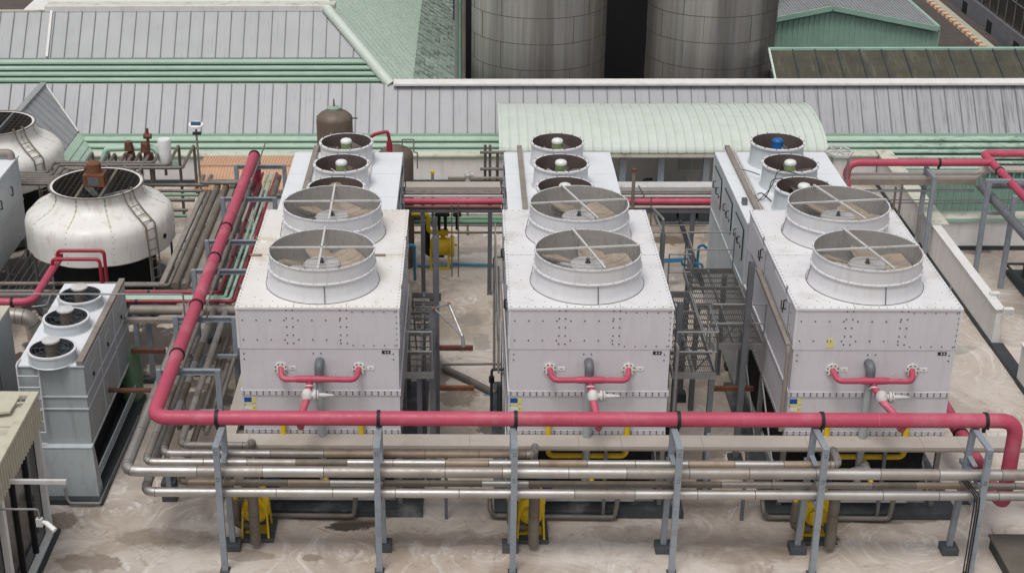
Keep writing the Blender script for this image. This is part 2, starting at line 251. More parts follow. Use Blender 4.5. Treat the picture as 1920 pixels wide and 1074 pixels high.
# ------------------------------------------------------------ mesh builder
class MB:
    def __init__(s): s.v = []; s.f = []; s.m = []; s.s = []; s.mats = []; s.cur = 0
    def mat(s, k):
        if k not in s.mats: s.mats.append(k)
        s.cur = s.mats.index(k); return s
    def face(s, idx, smooth=False): s.f.append(tuple(idx)); s.m.append(s.cur); s.s.append(smooth)
    def box(s, x0, x1, y0, y1, z0, z1):
        b = len(s.v)
        s.v += [(x, y, z) for z in (z0, z1) for y in (y0, y1) for x in (x0, x1)]
        for q in ((0, 2, 3, 1), (4, 5, 7, 6), (0, 1, 5, 4), (2, 6, 7, 3), (0, 4, 6, 2), (1, 3, 7, 5)): s.face([b+i for i in q])
        return s
    def quad(s, *p, smooth=False):
        b = len(s.v); s.v += [tuple(q) for q in p]; s.face(range(b, b+len(p)), smooth); return s
    def hexa(s, p):
        b = len(s.v); s.v += [tuple(q) for q in p]
        for q in ((3, 2, 1, 0), (4, 5, 6, 7), (0, 1, 5, 4), (1, 2, 6, 5), (2, 3, 7, 6), (3, 0, 4, 7)): s.face([b+i for i in q])
        return s
    def beam(s, a, c, w, h, up=(0, 0, 1)):
        """square bar from a to c, w wide, h along up"""
        a = Vector(a); c = Vector(c); d = (c-a).normalized(); u = Vector(up)
        if abs(d.dot(u)) > .98: u = Vector((0, 1, 0))
        x = d.cross(u).normalized()*(w/2); y = x.cross(d).normalized()*(h/2)
        return s.hexa([a-x-y, a+x-y, a+x+y, a-x+y, c-x-y, c+x-y, c+x+y, c-x+y])
    def ibeam(s, a, c, w, h, up=(0, 0, 1), t=.012):
        a = Vector(a); c = Vector(c); d = (c-a).normalized(); u = Vector(up)
        if abs(d.dot(u)) > .98: u = Vector((0, 1, 0))
        x = d.cross(u).normalized(); y = x.cross(d).normalized()
        s.beam(a+y*(h/2-t/2), c+y*(h/2-t/2), w, t, y); s.beam(a-y*(h/2-t/2), c-y*(h/2-t/2), w, t, y)
        return s.beam(a, c, t, h-2*t-.002, y)
    def ring(s, c, x, y, n, r):
        b = len(s.v); c = Vector(c)
        s.v += [tuple(c+x*(r*math.cos(2*math.pi*i/n))+y*(r*math.sin(2*math.pi*i/n))) for i in range(n)]
        return b
    def sweep(s, pts, r, n=12, caps=True, mats=None, smooth=True):
        pts = [Vector(p) for p in pts]; rs = r if isinstance(r, (list, tuple)) else [r]*len(pts)
        d = (pts[1]-pts[0]).normalized(); x = d.cross(Vector((0, 0, 1)) if abs(d.z) < .9 else Vector((1, 0, 0))).normalized()
        rings = []
        for i, p in enumerate(pts):
            if i == 0: t = pts[1]-p
            elif i == len(pts)-1: t = p-pts[i-1]
            else: t = (pts[i+1]-p).normalized()+(p-pts[i-1]).normalized()
            t.normalize(); x = (x-t*x.dot(t)).normalized(); y = t.cross(x)
            rings.append(s.ring(p, x, y, n, rs[i]))
        for k in range(len(rings)-1):
            if mats: s.mat(mats[k])
            a, b = rings[k], rings[k+1]
            for i in range(n): s.face((a+i, a+(i+1) % n, b+(i+1) % n, b+i), smooth)
        if caps:
            s.face([rings[0]+i for i in reversed(range(n))]); s.face([rings[-1]+i for i in range(n)])
        return s
    def tube(s, pts, r, n=12, bend=None, seg=6, caps=True):
        return s.sweep(fillet(pts, bend if bend is not None else r*2.2, seg), r, n, caps)
    def lathe(s, c, prof, n=32, smooth=True, mats=None, x=Vector((1, 0, 0)), y=Vector((0, 1, 0)), a=Vector((0, 0, 1)), rib=None):
        c = Vector(c); rings = []
        for (r, z) in prof:
            b = len(s.v)
            for i in range(n):
                q = 2*math.pi*i/n; rr = r
                s.v.append(tuple(c+x*(rr*math.cos(q))+y*(rr*math.sin(q))+a*z))
            rings.append(b)
        for k in range(len(rings)-1):
            if mats: s.mat(mats[k])
            p, q = rings[k], rings[k+1]
            for i in range(n): s.face((p+i, p+(i+1) % n, q+(i+1) % n, q+i), smooth)
        return s
    def disc(s, c, r, n=24, up=1):
        b = len(s.v); c = Vector(c)
        s.v += [tuple(c+Vector((r*math.cos(2*math.pi*i/n), r*math.sin(2*math.pi*i/n), 0))) for i in range(n)]
        s.face([b+i for i in (range(n) if up > 0 else reversed(range(n)))]); return s
    def build(s, name, mat=None, parent=None, bevel=0):
        me = bpy.data.meshes.new(name)
        off = Vector((0, 0, 0)); p = parent
        while p is not None: off += Vector(p.location); p = p.parent
        V = [(a-off.x, b-off.y, c-off.z) for a, b, c in s.v]
        me.from_pydata(V, [], s.f)
        ms = s.mats or [mat]
        for k in ms: me.materials.append(Mt[k])
        if s.mats and len(s.mats) > 1: me.polygons.foreach_set('material_index', s.m)
        me.polygons.foreach_set('use_smooth', s.s)
        me.update()
        o = bpy.data.objects.new(name, me); C.objects.link(o)
        if parent is not None: o.parent = parent
        if any(s.s): me.set_sharp_from_angle(angle=math.radians(40))
        if bevel:
            bv = o.modifiers.new('bevel', 'BEVEL'); bv.width = bevel; bv.segments = 2; bv.limit_method = 'ANGLE'; bv.angle_limit = math.radians(50)
        return o
def fillet(pts, R, seg=6):
    pts = [Vector(p) for p in pts]; out = [pts[0]]
    for i in range(1, len(pts)-1):
        a, p, c = pts[i-1], pts[i], pts[i+1]
        u = (a-p); v = (c-p); lu, lv = u.length, v.length
        if lu < 1e-5 or lv < 1e-5: continue
        u /= lu; v /= lv
        ang = math.pi-u.angle(v)
        if ang < .05: out.append(p); continue
        t = min(R*math.tan(ang/2), .48*lu, .48*lv)
        p0 = p+u*t; p1 = p+v*t
        for k in range(seg+1):
            q = k/seg; out.append(p0*(1-q)**2+p*(2*q*(1-q))+p1*q*q)
    out.append(pts[-1]); return out
def tag(o, label=None, cat=None, group=None, kind=None):
    if label: o['label'] = label
    if cat: o['category'] = cat
    if group: o['group'] = group
    if kind: o['kind'] = kind
    return o
def thing(name, loc, label, cat, group=None):
    o = bpy.data.objects.new(name, None); C.objects.link(o); o.location = loc; o.empty_display_size = .2
    bpy.context.view_layer.update() if False else None
    return tag(o, label, cat, group)
def kids(o): return [c for c in bpy.data.objects if c.parent == o]
def copy_tree(o, parent=None, move=None):
    c = o.copy(); C.objects.link(c)
    if parent is not None: c.parent = parent
    if move is not None: c.location = Vector(o.location)+Vector(move)
    for ch in kids(o): copy_tree(ch, c)
    return c
def struct(name, mb, mat=None): return tag(mb.build(name, mat), kind='structure')
def pipe(name, label, pts, r, mat, cat='pipe', group=None, n=14, bend=None, clamps=(), flanges=()):
    o = MB().tube(pts, r, n, bend).build(name, mat)
    tag(o, label, cat, group)
    for q, d in clamps:
        MBc = MB(); d = Vector(d).normalized()
        MBc.sweep([Vector(q)-d*.035, Vector(q)+d*.035], r*1.14, 18)
        MBc.box(q[0]-.03, q[0]+.03, q[1]-.03, q[1]+.03, q[2]-r*1.75, q[2]-r*1.1)
        MBc.box(q[0]-.02, q[0]+.02, q[1]-r*1.2-.03, q[1]-r*1.2+.02, q[2]-r*.6, q[2]-r*.35)
        MBc.build('clamp', 'black', o)
    return o
def clad(name, label, pts, r, mats=('silver', 'silver', 'silver2', 'tan'), seglen=1.15, cat='insulated pipe', group=None, n=16, bend=None, seed=0):
    """insulated pipe in sheet cladding: lengths with their own finish and dark lap seams"""
    rnd = random.Random(seed); mb = MB(); P = fillet(pts, bend or r*2.4, 4)
    path = [P[0]]; mm = []; cur = rnd.choice(mats); seams = []
    for a, b in zip(P, P[1:]):
        L = (b-a).length
        if L > .5:
            k = max(1, round(L/seglen)); d = (b-a)/L; s0 = 0
            for i in range(k):
                e = b if i == k-1 else a+d*(L*(i+1)/k+rnd.uniform(-.08, .08))
                cur = rnd.choice(mats); path.append(e); mm.append(cur); seams.append((e, d))
        else:
            path.append(b); mm.append(mats[0] if mats[0] != 'tan' else 'silver2')
            if (len(path) % 2) == 0: seams.append((b, (b-a).normalized()))
    mb.sweep(path, r, n, True, mm)
    mb.mat('seam')
    for q, d in seams[:-1]: mb.sweep([q-d*.007, q+d*.007], r*1.025, n)
    mb.mat('silver2')
    return tag(mb.build(name), label, cat, group)
# ============================================================ SETTING
def grid(x0, x1, y0, y1, z): return MB().quad((x0, y0, z), (x1, y0, z), (x1, y1, z), (x0, y1, z))
struct('ground', grid(-900, 900, 46, 1800, -6.0), 'asphalt')
mb = MB(); L_ = [(-26, 12), (30, 12), (30, 43.3), (14.3, 43.3), (14.3, 51), (-26, 51)]
mb.quad(*[(x, y, 0) for x, y in L_]); mb.quad(*[(x, y, -.3) for x, y in reversed(L_)])
for (xa, ya), (xb, yb) in zip(L_, L_[1:]+L_[:1]): mb.quad((xa, ya, -.3), (xb, yb, -.3), (xb, yb, 0), (xa, ya, 0))
struct('roof_slab', mb, 'concrete')
X0 = (-4.76, .90, 6.80)                    # left edges of the three big cooling towers
TW, TY0, TY1, TZ = 3.4, 28.03, 33.55, 4.91
# ---------- low white wall along the back of the roof
YB = 48.5
zc = lambda py, y: W(960, py, y=y).z
mb = MB(); mb.box(-16, 13.98, YB, YB+.2, 0, zc(299, YB))
o = tag(mb.build('boundary_wall', 'wall'), 'long low white wall under the green eaves at the back of the yard', 'wall')
MB().box(-16, 13.98, YB-.06, YB, 0, .16).build('kerb', 'kerbdark', o)
MB().box(-16, 13.98, YB-.02, YB+.22, zc(299, YB), zc(293, YB)).build('green_trim', 'green', o)
MB().box(-16, 13.98, YB-.10, YB+.35, zc(293, YB)+.002, zc(290, YB)).build('coping', 'cap', o, .008)
# ---------- parapet round the right side of the roof
PXX = 14.12
o = thing('parapet', (PXX, 42, 0), 'low white parapet with pale coping running back beside the right tower', 'wall')
MB().box(PXX-.1, PXX+.1, 36.12, 48.7, 0, 1.08).build('parapet_wall', 'wall', o)
MB().box(PXX-.13, PXX-.1, 36.10, 48.5, 0, .14).build('kerb', 'kerbdark', o)
MB().box(PXX-.14, PXX+.13, 36.08, 42.0, 1.082, 1.12).build('coping', 'wall', o, .006)
MB().box(PXX-.16, PXX+.36, 42.002, 48.75, 1.082, 1.16).build('coping', 'cap', o, .006)
o = thing('parapet', (17, 42.8, 0), 'white parapet with wide cream ledge in front of the green sheet wall', 'wall')
MB().box(PXX+.1, 28, 42.75, 42.95, 0, 1.0).build('parapet_wall', 'wall', o)
MB().box(PXX+.1, 28, 42.72, 42.75, 0, .14).build('kerb', 'kerbdark', o)
MB().box(PXX+.4, 28, 42.70, 43.3, 1.002, 1.06).build('coping', 'cap', o, .006)
MB().box(PXX+.4, 28, 42.68, 42.70, .95, 1.05).build('trim', 'greenshed', o)
o = thing('parapet', (PXX, 30, 0), 'white parapet piece cut off by the right edge, near side of the opening', 'wall')
MB().box(PXX-.1, PXX+.1, 20, 34.1, 0, 1.08).build('parapet_wall', 'wall', o)
MB().box(PXX-.13, PXX-.1, 20, 34.1, 0, .14).build('kerb', 'kerbdark', o)
MB().box(PXX-.14, PXX+.14, 20, 34.14, 1.082, 1.12).build('coping', 'wall', o, .006)
mb = MB().box(PXX-.12, PXX+.2, 34.16, 36.1, 0, .13); tag(mb.build('door_sill', 'kerbdark'), 'dark raised sill across the opening in the right parapet', 'sill')
# ---------- long grey roofed building behind
EY, RY = 49.5, 50.8
EZ, RZ = zc(250, EY), zc(158, RY)
B1 = thing('factory_building', (2, 50.5, 0), 'long factory building with grey standing seam roof and stepped green eaves', 'building')
def steps(mb, x0, x1, y0, z0, y1, z1, n, lip=.07):
    """sawtooth eaves cladding rising backwards"""
    for k in range(n):
        a = k/n; b = (k+1)/n
        ya, yb = y0+(y1-y0)*a, y0+(y1-y0)*b; za, zb = z0+(z1-z0)*a, z0+(z1-z0)*b
        mb.quad((x0, ya, za+lip), (x1, ya, za+lip), (x1, yb, zb), (x0, yb, zb))
        mb.quad((x0, ya, za), (x1, ya, za), (x1, ya, za+lip), (x0, ya, za+lip))
        mb.quad((x0, yb-.002, zb-.0), (x1, yb-.002, zb), (x1, yb+.0, zb+.0), (x0, yb, zb))
        if k < n-1:   # shadow gap under the next board
            mb.box(x0, x1, yb-.05, yb+.2, zb-.06, zb-.002)
    return mb
def slats(mb, x0, x1, rows):
    """overlapping sloped boards; rows = list of (y, z) from low to high"""
    for (ya, za), (yb, zb) in zip(rows, rows[1:]):
        yo = ya-.07
        mb.hexa([(x0, yo, za-.0), (x1, yo, za-.0), (x1, yb, zb-.075), (x0, yb, zb-.075), (x0, yo, za+.05), (x1, yo, za+.05), (x1, yb+.0, zb-.05), (x0, yb, zb-.05)])
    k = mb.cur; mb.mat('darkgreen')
    for (ya, za) in rows[:-1]: mb.box(x0, x1, ya-.06, ya+.04, za-.045, za-.001)  # dark strips painted as the shadow under each board lip
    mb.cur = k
    return mb
def rows_px(pys, ys, px=960):
    n = len(pys); return [(ys[0]+(ys[1]-ys[0])*i/(n-1), W(px, p, y=ys[0]+(ys[1]-ys[0])*i/(n-1)).z) for i, p in enumerate(pys)]
XL, XR = W(151, 262, y=49.2).x, 24
mb = MB(); mb.box(-17, XR, EY+.3, EY+1.2, -5.9, EZ-.5); mb.build('wall', 'wall', B1)
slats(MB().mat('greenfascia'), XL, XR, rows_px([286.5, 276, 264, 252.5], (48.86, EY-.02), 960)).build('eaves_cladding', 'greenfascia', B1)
rw_ = rows_px([317, 307, 297, 286.5], (48.72, 48.86), 1700)
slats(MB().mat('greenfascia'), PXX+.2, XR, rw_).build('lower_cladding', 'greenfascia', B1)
mb = MB(); mb.box(PXX+.2, XR, 48.72, 48.9, -5.9, rw_[0][1]-.05)
x = PXX+.25
while x < XR: mb.box(x, x+.05, 48.63, 48.72, -5.9, rw_[0][1]-.08); x += .27
mb.build('sheet_wall', 'greenshed', B1)
MB().box(PXX+.2, XR, 48.60, 48.72, rw_[0][1]-.08, rw_[0][1]-.02).build('flashing', 'greenpale', B1)
def seamroof(mb, x0, x1, e, r, step, rib=.03, t=.06, h=.045, skew=0):
    (ye, ze), (yr, zr) = e, r
    mb.hexa([(x0, ye, ze-t), (x1, ye, ze-t), (x1, yr, zr-t), (x0, yr, zr-t), (x0, ye, ze), (x1, ye, ze), (x1, yr, zr), (x0, yr, zr)])
    n = int((x1-x0)/step); base_ = mb.cur; mb.mat('roofseam')
    for i in range(n+1):
        x = x0+.02+i*step
        if x < x1: mb.beam((x, ye-.01, ze+h/2), (x, yr, zr+h/2), rib, h, (0, -1, 1))
    return mb
rf = seamroof(MB().mat('greyroof'), -17, XR, (EY, EZ), (RY, RZ), .487).build('roof', 'greyroof', B1)
MB().box(-17, XR, EY-.05, EY-.01, EZ-.10, EZ+.0).build('drip_edge', 'green', rf)
xr = W(738, 156, y=RY).x
mb = MB(); mb.hexa([(xr, RY-.22, RZ-.0), (XR, RY-.22, RZ-.0), (XR, RY+.3, RZ+.02), (xr, RY+.3, RZ+.02), (xr, RY-.22, RZ+.07), (XR, RY-.22, RZ+.07), (XR, RY+.3, RZ+.10), (xr, RY+.3, RZ+.10)])
mb.build('ridge_cap', 'wall', rf)
mb = MB(); mb.hexa([(-17, RY, RZ-.06), (XR, RY, RZ-.06), (XR, RY+3, RZ-1), (-17, RY+3, RZ-1), (-17, RY, RZ-.0), (XR, RY, RZ-.0), (XR, RY+3, RZ-.9), (-17, RY+3, RZ-.9)]); mb.build('roof', 'greyroof2', B1)
# projecting wing at the far left (valley, hip ridge)
A = W(84, 160, y=RY-.15); Bv = W(146, 251, y=EY-.02); Bv.z += .02
D_ = W(-30, 262, z=A.z); Cw = Vector((Bv.x, 43.5, Bv.z))
Cw = W(112, 296, z=Bv.z); D_ = Vector((A.x-.25, Cw.y, A.z))
wing = MB()
pA, pB, pC, pD = A+Vector((0, 0, .02)), Bv+Vector((0, 0, .02)), Vector((Bv.x, Cw.y, Bv.z+.02)), Vector((A.x, Cw.y, A.z+.02))
wing.hexa([p-Vector((0, 0, .08)) for p in (pA, pB, pC, pD)]+[pA, pB, pC, pD])
for i in range(1, 9):
    y = pA.y-.1-i*.48
    if y < pC.y: break
    t = min(1, max(0, (pA.y-y)/(pA.y-pB.y)))
    lo = pA.lerp(pB, t) if y > pB.y else Vector((pB.x, y, pB.z))
    wing.beam(Vector((pA.x, y, pA.z+.02)), lo+Vector((0, 0, .02)), .035, .05)
wing.mat('greyroof')
wo = wing.build('wing_roof', None, B1)
MB().tube([pA+Vector((0, 0, .05)), pB+Vector((.02, 0, .05))], .035, 8).build('valley_flashing', 'wall', wo)
MB().beam(pA+Vector((-.05, 0, .05)), pD+Vector((-.05, 0, .05)), .22, .06).build('ridge_cap', 'greyroof2', wo)
mb = MB()
for k in range(3):
    x = pB.x+.02+k*.2; z = pB.z-.06-k*.17
    mb.hexa([(x, pC.y, z), (x+.24, pC.y, z-.16), (x+.24, pB.y-.4*k, z-.16), (x, pB.y-.0-.0*k, z), (x, pC.y, z+.05), (x+.24, pC.y, z-.10), (x+.24, pB.y-.4*k, z-.10), (x, pB.y, z+.05)])
mb.build('wing_eaves', 'green', B1)
# ---------- second, higher grey roof on the left with stepped green cladding
B2 = thing('workshop_building', (-8, 55, -6), 'grey roofed building with green louvred front and pale green hipped side', 'building')
xh = W(733, 158, y=RY+.5).x
ys = (RY+.2, RY+.85)
rw = rows_px([162.5, 152, 141, 130, 119, 108.5], ys, 400)
xe = W(697, 108, y=ys[1]).x
mb = MB().mat('green')
for i, ((ya, za), (yb, zb)) in enumerate(zip(rw, rw[1:])):
    xa = xh+(xe-xh)*(i/5); xb = xh+(xe-xh)*((i+1)/5); yo = ya-.08
    mb.hexa([(-18, yo, za-.0), (xa, yo, za-.0), (xb, yb, zb-.08), (-18, yb, zb-.08), (-18, yo, za+.06), (xa, yo, za+.06), (xb, yb, zb-.055), (-18, yb, zb-.055)])
    mb.mat('darkgreen').box(-18, xa-.01, ya-.07, ya+.04, za-.05, za-.001); mb.mat('green')  # dark strip painted as shadow below the board
mb.build('louvred_front', 'green', B2)
MB().box(-18, xe-1.2, RY+1.7, RY+30, -5.9, rw[-1][1]-.3).build('wall', 'wall', B2)
e2 = (ys[1], rw[-1][1]); y2 = ys[1]+1.3; z2 = W(400, 22, y=y2).z
xr2 = W(612, 22, y=y2).x
mb = MB().mat('greyroof2')
mb.hexa([(-18, e2[0], e2[1]-.05), (xe, e2[0], e2[1]-.05), (xr2, y2, z2-.05), (-18, y2, z2-.05), (-18, e2[0], e2[1]), (xe, e2[0], e2[1]), (xr2, y2, z2), (-18, y2, z2)])
x = -17.7
while x < xe:
    t = 1 if x <= xr2 else (xe-x)/(xe-xr2)
    mb.mat('roofseam').beam((x, e2[0], e2[1]+.02), (x, e2[0]+(y2-e2[0])*t, e2[1]+(z2-e2[1])*t+.02), .025, .05)
    x += .49
r2 = mb.build('roof', None, B2)
xs = W(92, 60, y=y2-1).x
MB().beam((W(88, 108, y=e2[0]).x, e2[0]-.02, e2[1]+.05), (W(97, 22, y=y2).x, y2, z2+.05), .09, .05).build('flashing', 'wall', r2)
MB().box(W(84, 18, y=y2).x, xr2+.1, y2-.02, y2+.10, z2+.0, z2+.20).build('parapet_face', 'wall', r2)
MB().box(W(84, 18, y=y2).x, xr2+.3, y2+.101, y2+.7, z2+.02, z2+.2).build('gutter', 'cap', r2)
MB().box(-18, W(84, 18, y=y2).x-.01, y2-.02, y2+.08, z2-.0, z2+.06).build('ridge_cap', 'cap', r2)
# hipped pale green side
hA = Vector((xh, RY+.2, rw[0][1]+.05)); hB = Vector((xr2, y2, z2+.05))
XLOW = W(770, 150, y=RY+.6).x; n_ = (hB-hA)
mb = MB()
dirb = (hA-hB).normalized()
lowx, FARY = XLOW, 90
D3 = (hA-hB)*((lowx-hB.x)/(hA.x-hB.x)); lowz = hB.z+D3.z
mb.mat('greenhip')
mb.quad(hA, (lowx, hA.y, lowz), (lowx, FARY, lowz), (hB.x, FARY, hB.z), hB)
mb.mat('green')
yy = hB.y+.18
while yy < FARY-6:
    a1 = Vector((hB.x, yy, hB.z+.015)); a0 = a1+D3
    if a0.y < hA.y: a0 = a1.lerp(a0, (a1.y-hA.y)/(a1.y-a0.y))
    mb.beam(a0, a1, .045, .07)
    yy += .66
hip = mb.build('hipped_side', None, B2)
MB().sweep([hA+Vector((.02, -.12, .03)), hB+Vector((.0, 0, .07))], .19, 16).build('hip_cap', 'greenhip', hip)
# weathered tile roof beside it
W2 = thing('lean_to_roof', (lowx, RY+.5, -6), 'narrow weathered green lean-to roof with lapped dirty sheets beside the pale green hip', 'roof')
mb = MB(); wx = W(850, 150, y=RY+.6).x; nn = 9
for i in range(nn):
    xa = lowx+(wx-lowx)*i/nn; xb = lowx+(wx-lowx)*(i+1)/nn; z0 = lowz-.1-.12*i
    for j in range(34):
        y = RY+.45+j*.62+random.uniform(-.15, .15); t = random.uniform(0, .12)
        mb.hexa([(xa, y, z0), (xb, y, z0-.10), (xb, y+.66, z0-.06), (xa, y+.66, z0+.04), (xa, y, z0+.07+t), (xb, y, z0-.03+t), (xb, y+.66, z0-.04), (xa, y+.66, z0+.06)])
mb.build('lapped_sheets', 'greenweather', W2)
mb = MB(); mb.box(lowx+.1, wx-.02, RY+.5, RY+21, -5.9, lowz-1.35); mb.build('wall', 'greenshed', W2)
for i, (px, r, mt, lb) in enumerate([(856, .07, 'galv', 'pale vertical downpipe at the edge of the weathered lean-to roof'), (862, .06, 'greenpipe', 'green vertical riser pipe between the lean-to roof and the first silo'), (869, .08, 'brownpipe', 'brown vertical riser pipe closest to the first silo')]):
    q = W(px, 150, y=RY+1.6); pipe('riser_pipe', lb, [(q.x, q.y, -6), (q.x, q.y, 9)], r, mt, n=8, group='riser pipes beside the first silo')
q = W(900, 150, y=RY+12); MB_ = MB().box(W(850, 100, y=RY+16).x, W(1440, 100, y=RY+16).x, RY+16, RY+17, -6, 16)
tag(MB_.build('dark_backdrop', 'dark'), 'near-black backdrop wall added to fill the dark gap between the silos', 'building')  # added near-black wall standing for the unlit void behind the silos
# ---------- silos
def silo(px0, px1, py, y, top, lb, seed=0):
    a = W(px0, py, y=y); b = W(px1, py, y=y); c = (a+b)/2; R = (b-a).length/2*1.0
    t = thing('storage_silo', (c.x, y, -6), lb, 'silo', 'stainless steel silos')
    mb = MB(); prof = [(R, -6), (R, top), (R*.96, top+.25), (R*.5, top+1.2), (.02, top+1.6)]
    mb.lathe((c.x, y, 0), prof, 72); mb.build('shell', 'steel', t)
    mb = MB(); z = -6+.4; rnd = random.Random(seed); k = 0
    while z < top:
        mb.lathe((c.x, y, 0), [(R*1.002, z-.012), (R*1.004, z), (R*1.002, z+.012)], 72)
        h = 1.03
        for i in range(9):
            a = (i+.5*(k % 2))*2*math.pi/9+.2+.1*rnd.random()
            x, yy = c.x+R*1.001*math.cos(a), y+R*1.001*math.sin(a)
            mb.beam((x, yy, z), (x, yy, z+h), .02, .008, (-math.sin(a), math.cos(a), 0))
        z += h; k += 1
    mb.build('weld_seams', 'seam', t)
    return t
silo(884, 1134, 100, 59.5, 10, 'left of the two large stainless steel silos behind the ridge, beside the riser pipes', 1)
silo(1211, 1449, 100, 59.5, 10, 'right of the two large stainless steel silos, next to the green gabled shed', 2)
# ---------- olive roof, green gabled shed, third silo
OY, OR = 55.4, 57.4
xl = W(1457, 153, y=OY).x; xlt = W(1443, 95, y=OR).x
B3 = thing('warehouse', (xl+6, 57, -6), 'low warehouse with dark mossy olive roof sheets right of the silos', 'building')
za, zb = W(1600, 154, y=OY).z-.05, W(1600, 93, y=OR).z
mb = MB().mat('olive'); mb.hexa([(xl, OY, za-.06), (32, OY, za-.06), (32, OR, zb-.06), (xlt, OR, zb-.06), (xl, OY, za), (32, OY, za), (32, OR, zb), (xlt, OR, zb)])
x = xl+.9
mb.mat('kerbdark')
dx = xlt-xl
while x < 30:
    mb.beam((x, OY, za+.02), (x+dx*.3, OR, zb+.02), .05, .05); x += .86
mb.build('roof', None, B3)
MB().box(xlt-.05, 32, OR-.05, OR+.12, zb-.02, zb+.06).build('ridge_cap', 'greenshed', B3)
MB().beam((xl-.03, OY, za+.01), (xlt-.03, OR, zb+.01), .07, .1).build('verge_trim', 'greenhip', B3)
MB().box(xl+.3, 31, OY+.5, OR+2, -5.9, za-.3).build('wall', 'greywall', B3)
GY = 66.0
g = [W(1440, 125, y=GY), W(1757, 125, y=GY), W(1757, 52, y=GY), W(1560, 13, y=GY), W(1435, 38, y=GY)]
B4 = thing('gabled_shed', ((g[0].x+g[1].x)/2, GY, -6), 'green corrugated shed with low gable and grey roof', 'building')
mb = MB().mat('greenshed'); mb.quad(*[(p.x, GY, p.z) for p in (W(1440, 200, y=GY), W(1757, 200, y=GY), g[2], g[3], g[4])])
x = g[0].x+.05
def gz(x):
    if x < g[3].x: return g[4].z+(g[3].z-g[4].z)*(x-g[4].x)/(g[3].x-g[4].x)
    return g[3].z+(g[2].z-g[3].z)*(x-g[3].x)/(g[2].x-g[3].x)
while x < g[1].x:
    mb.box(x, x+.07, GY-.04, GY-.002, -5, gz(x)); x += .23
mb.build('wall', None, B4)
mb = MB()
for a, b in ((g[4], g[3]), (g[3], g[2])):
    mb.hexa([(a.x-.1*(a is g[4]), GY-.15, a.z+.0), (b.x, GY-.15, b.z+.0), (b.x, GY+16, b.z+0), (a.x, GY+16, a.z+0), (a.x-.1*(a is g[4]), GY-.15, a.z+.08), (b.x, GY-.15, b.z+.08), (b.x, GY+16, b.z+.08), (a.x, GY+16, a.z+.08)])
    for i in range(26):
        p = a.lerp(b, i/26); mb.beam((p.x, GY-.1, p.z+.1), (p.x, GY+16, p.z+.1), .05, .05)
rf4 = mb.build('roof', 'greyroof2', B4)
mb = MB()
for a, b in ((g[4], g[3]), (g[3], g[2])): mb.beam((a.x, GY-.2, a.z-.02), (b.x, GY-.2, b.z-.02), .08, .22)
mb.build('barge_board', 'greenshed', rf4)
MB().beam((g[2].x+.04, GY-.1, g[2].z), (g[2].x+.04, GY+16, g[2].z), .12, .2).build('gutter', 'greenshed', rf4)
silo(1448, 1652, 2, 72.5, 10, 'dark silo rising behind the gabled shed roof, cut by the top edge', 3)
# ---------- street and office building at top right
s0, s1 = W(1690, 93, z=-6), W(1845, 93, z=-6)
kx = W(1790, 45, z=-6).x
struct('street', grid(kx-12, kx-.3, 60, 200, -5.996), 'asphalt')
mb = MB()
kl = (W(1735, 0, z=-6).y-W(1845, 93, z=-6).y)/29
for i in range(60):
    mb.mat('orange' if i % 2 else 'kwhite'); y = W(1845, 93, z=-6).y-4+i*kl
    mb.hexa([(kx-.16, y, -6), (kx+.16, y, -6), (kx+.16, y+kl, -6), (kx-.16, y+kl, -6), (kx-.13, y, -5.84), (kx+.13, y, -5.84), (kx+.13, y+kl, -5.84), (kx-.13, y+kl, -5.84)])
struct('kerb', mb)
ox = W(1831, 45, z=-6).x; oz = W(1872, 37, x=ox).z
B5 = thing('office_building', (ox+3, 100, -6), 'grey office block with a black glazed upper wall at top right', 'building')
MB().box(ox, ox+14, 60, 190, -6, oz).build('base_wall', 'greywall', B5)
MB().box(ox+.15, ox+14, 60, 190, oz+.001, oz+14).build('curtain_wall', 'glass', B5)
mb = MB()
for j in range(5): mb.box(ox+.10, ox+.148, 60, 190, oz+.001+j*1.5, oz+.05+j*1.5)
for i in range(90): mb.box(ox+.09, ox+.147, 60+i*1.45, 60.05+i*1.45, oz+.001, oz+12)
mb.build('mullions', 'galv', B5)
wy = [W(px, py, x=ox) for px, py in ((1809, 14), (1855, 51), (1905, 88))]
st_ = (wy[0].y-wy[2].y)/2
for i in range(8):
    y = wy[2].y+(i-1)*st_
    MB().box(ox-.03, ox-.002, y-.45, y+.45, wy[1].z-.35, wy[1].z+.35).build('vent_window', 'dark', B5)
struct('gutter_strip', MB().box(ox-1.2, ox-.7, 60, 200, -5.99, -5.9), 'creamroof')
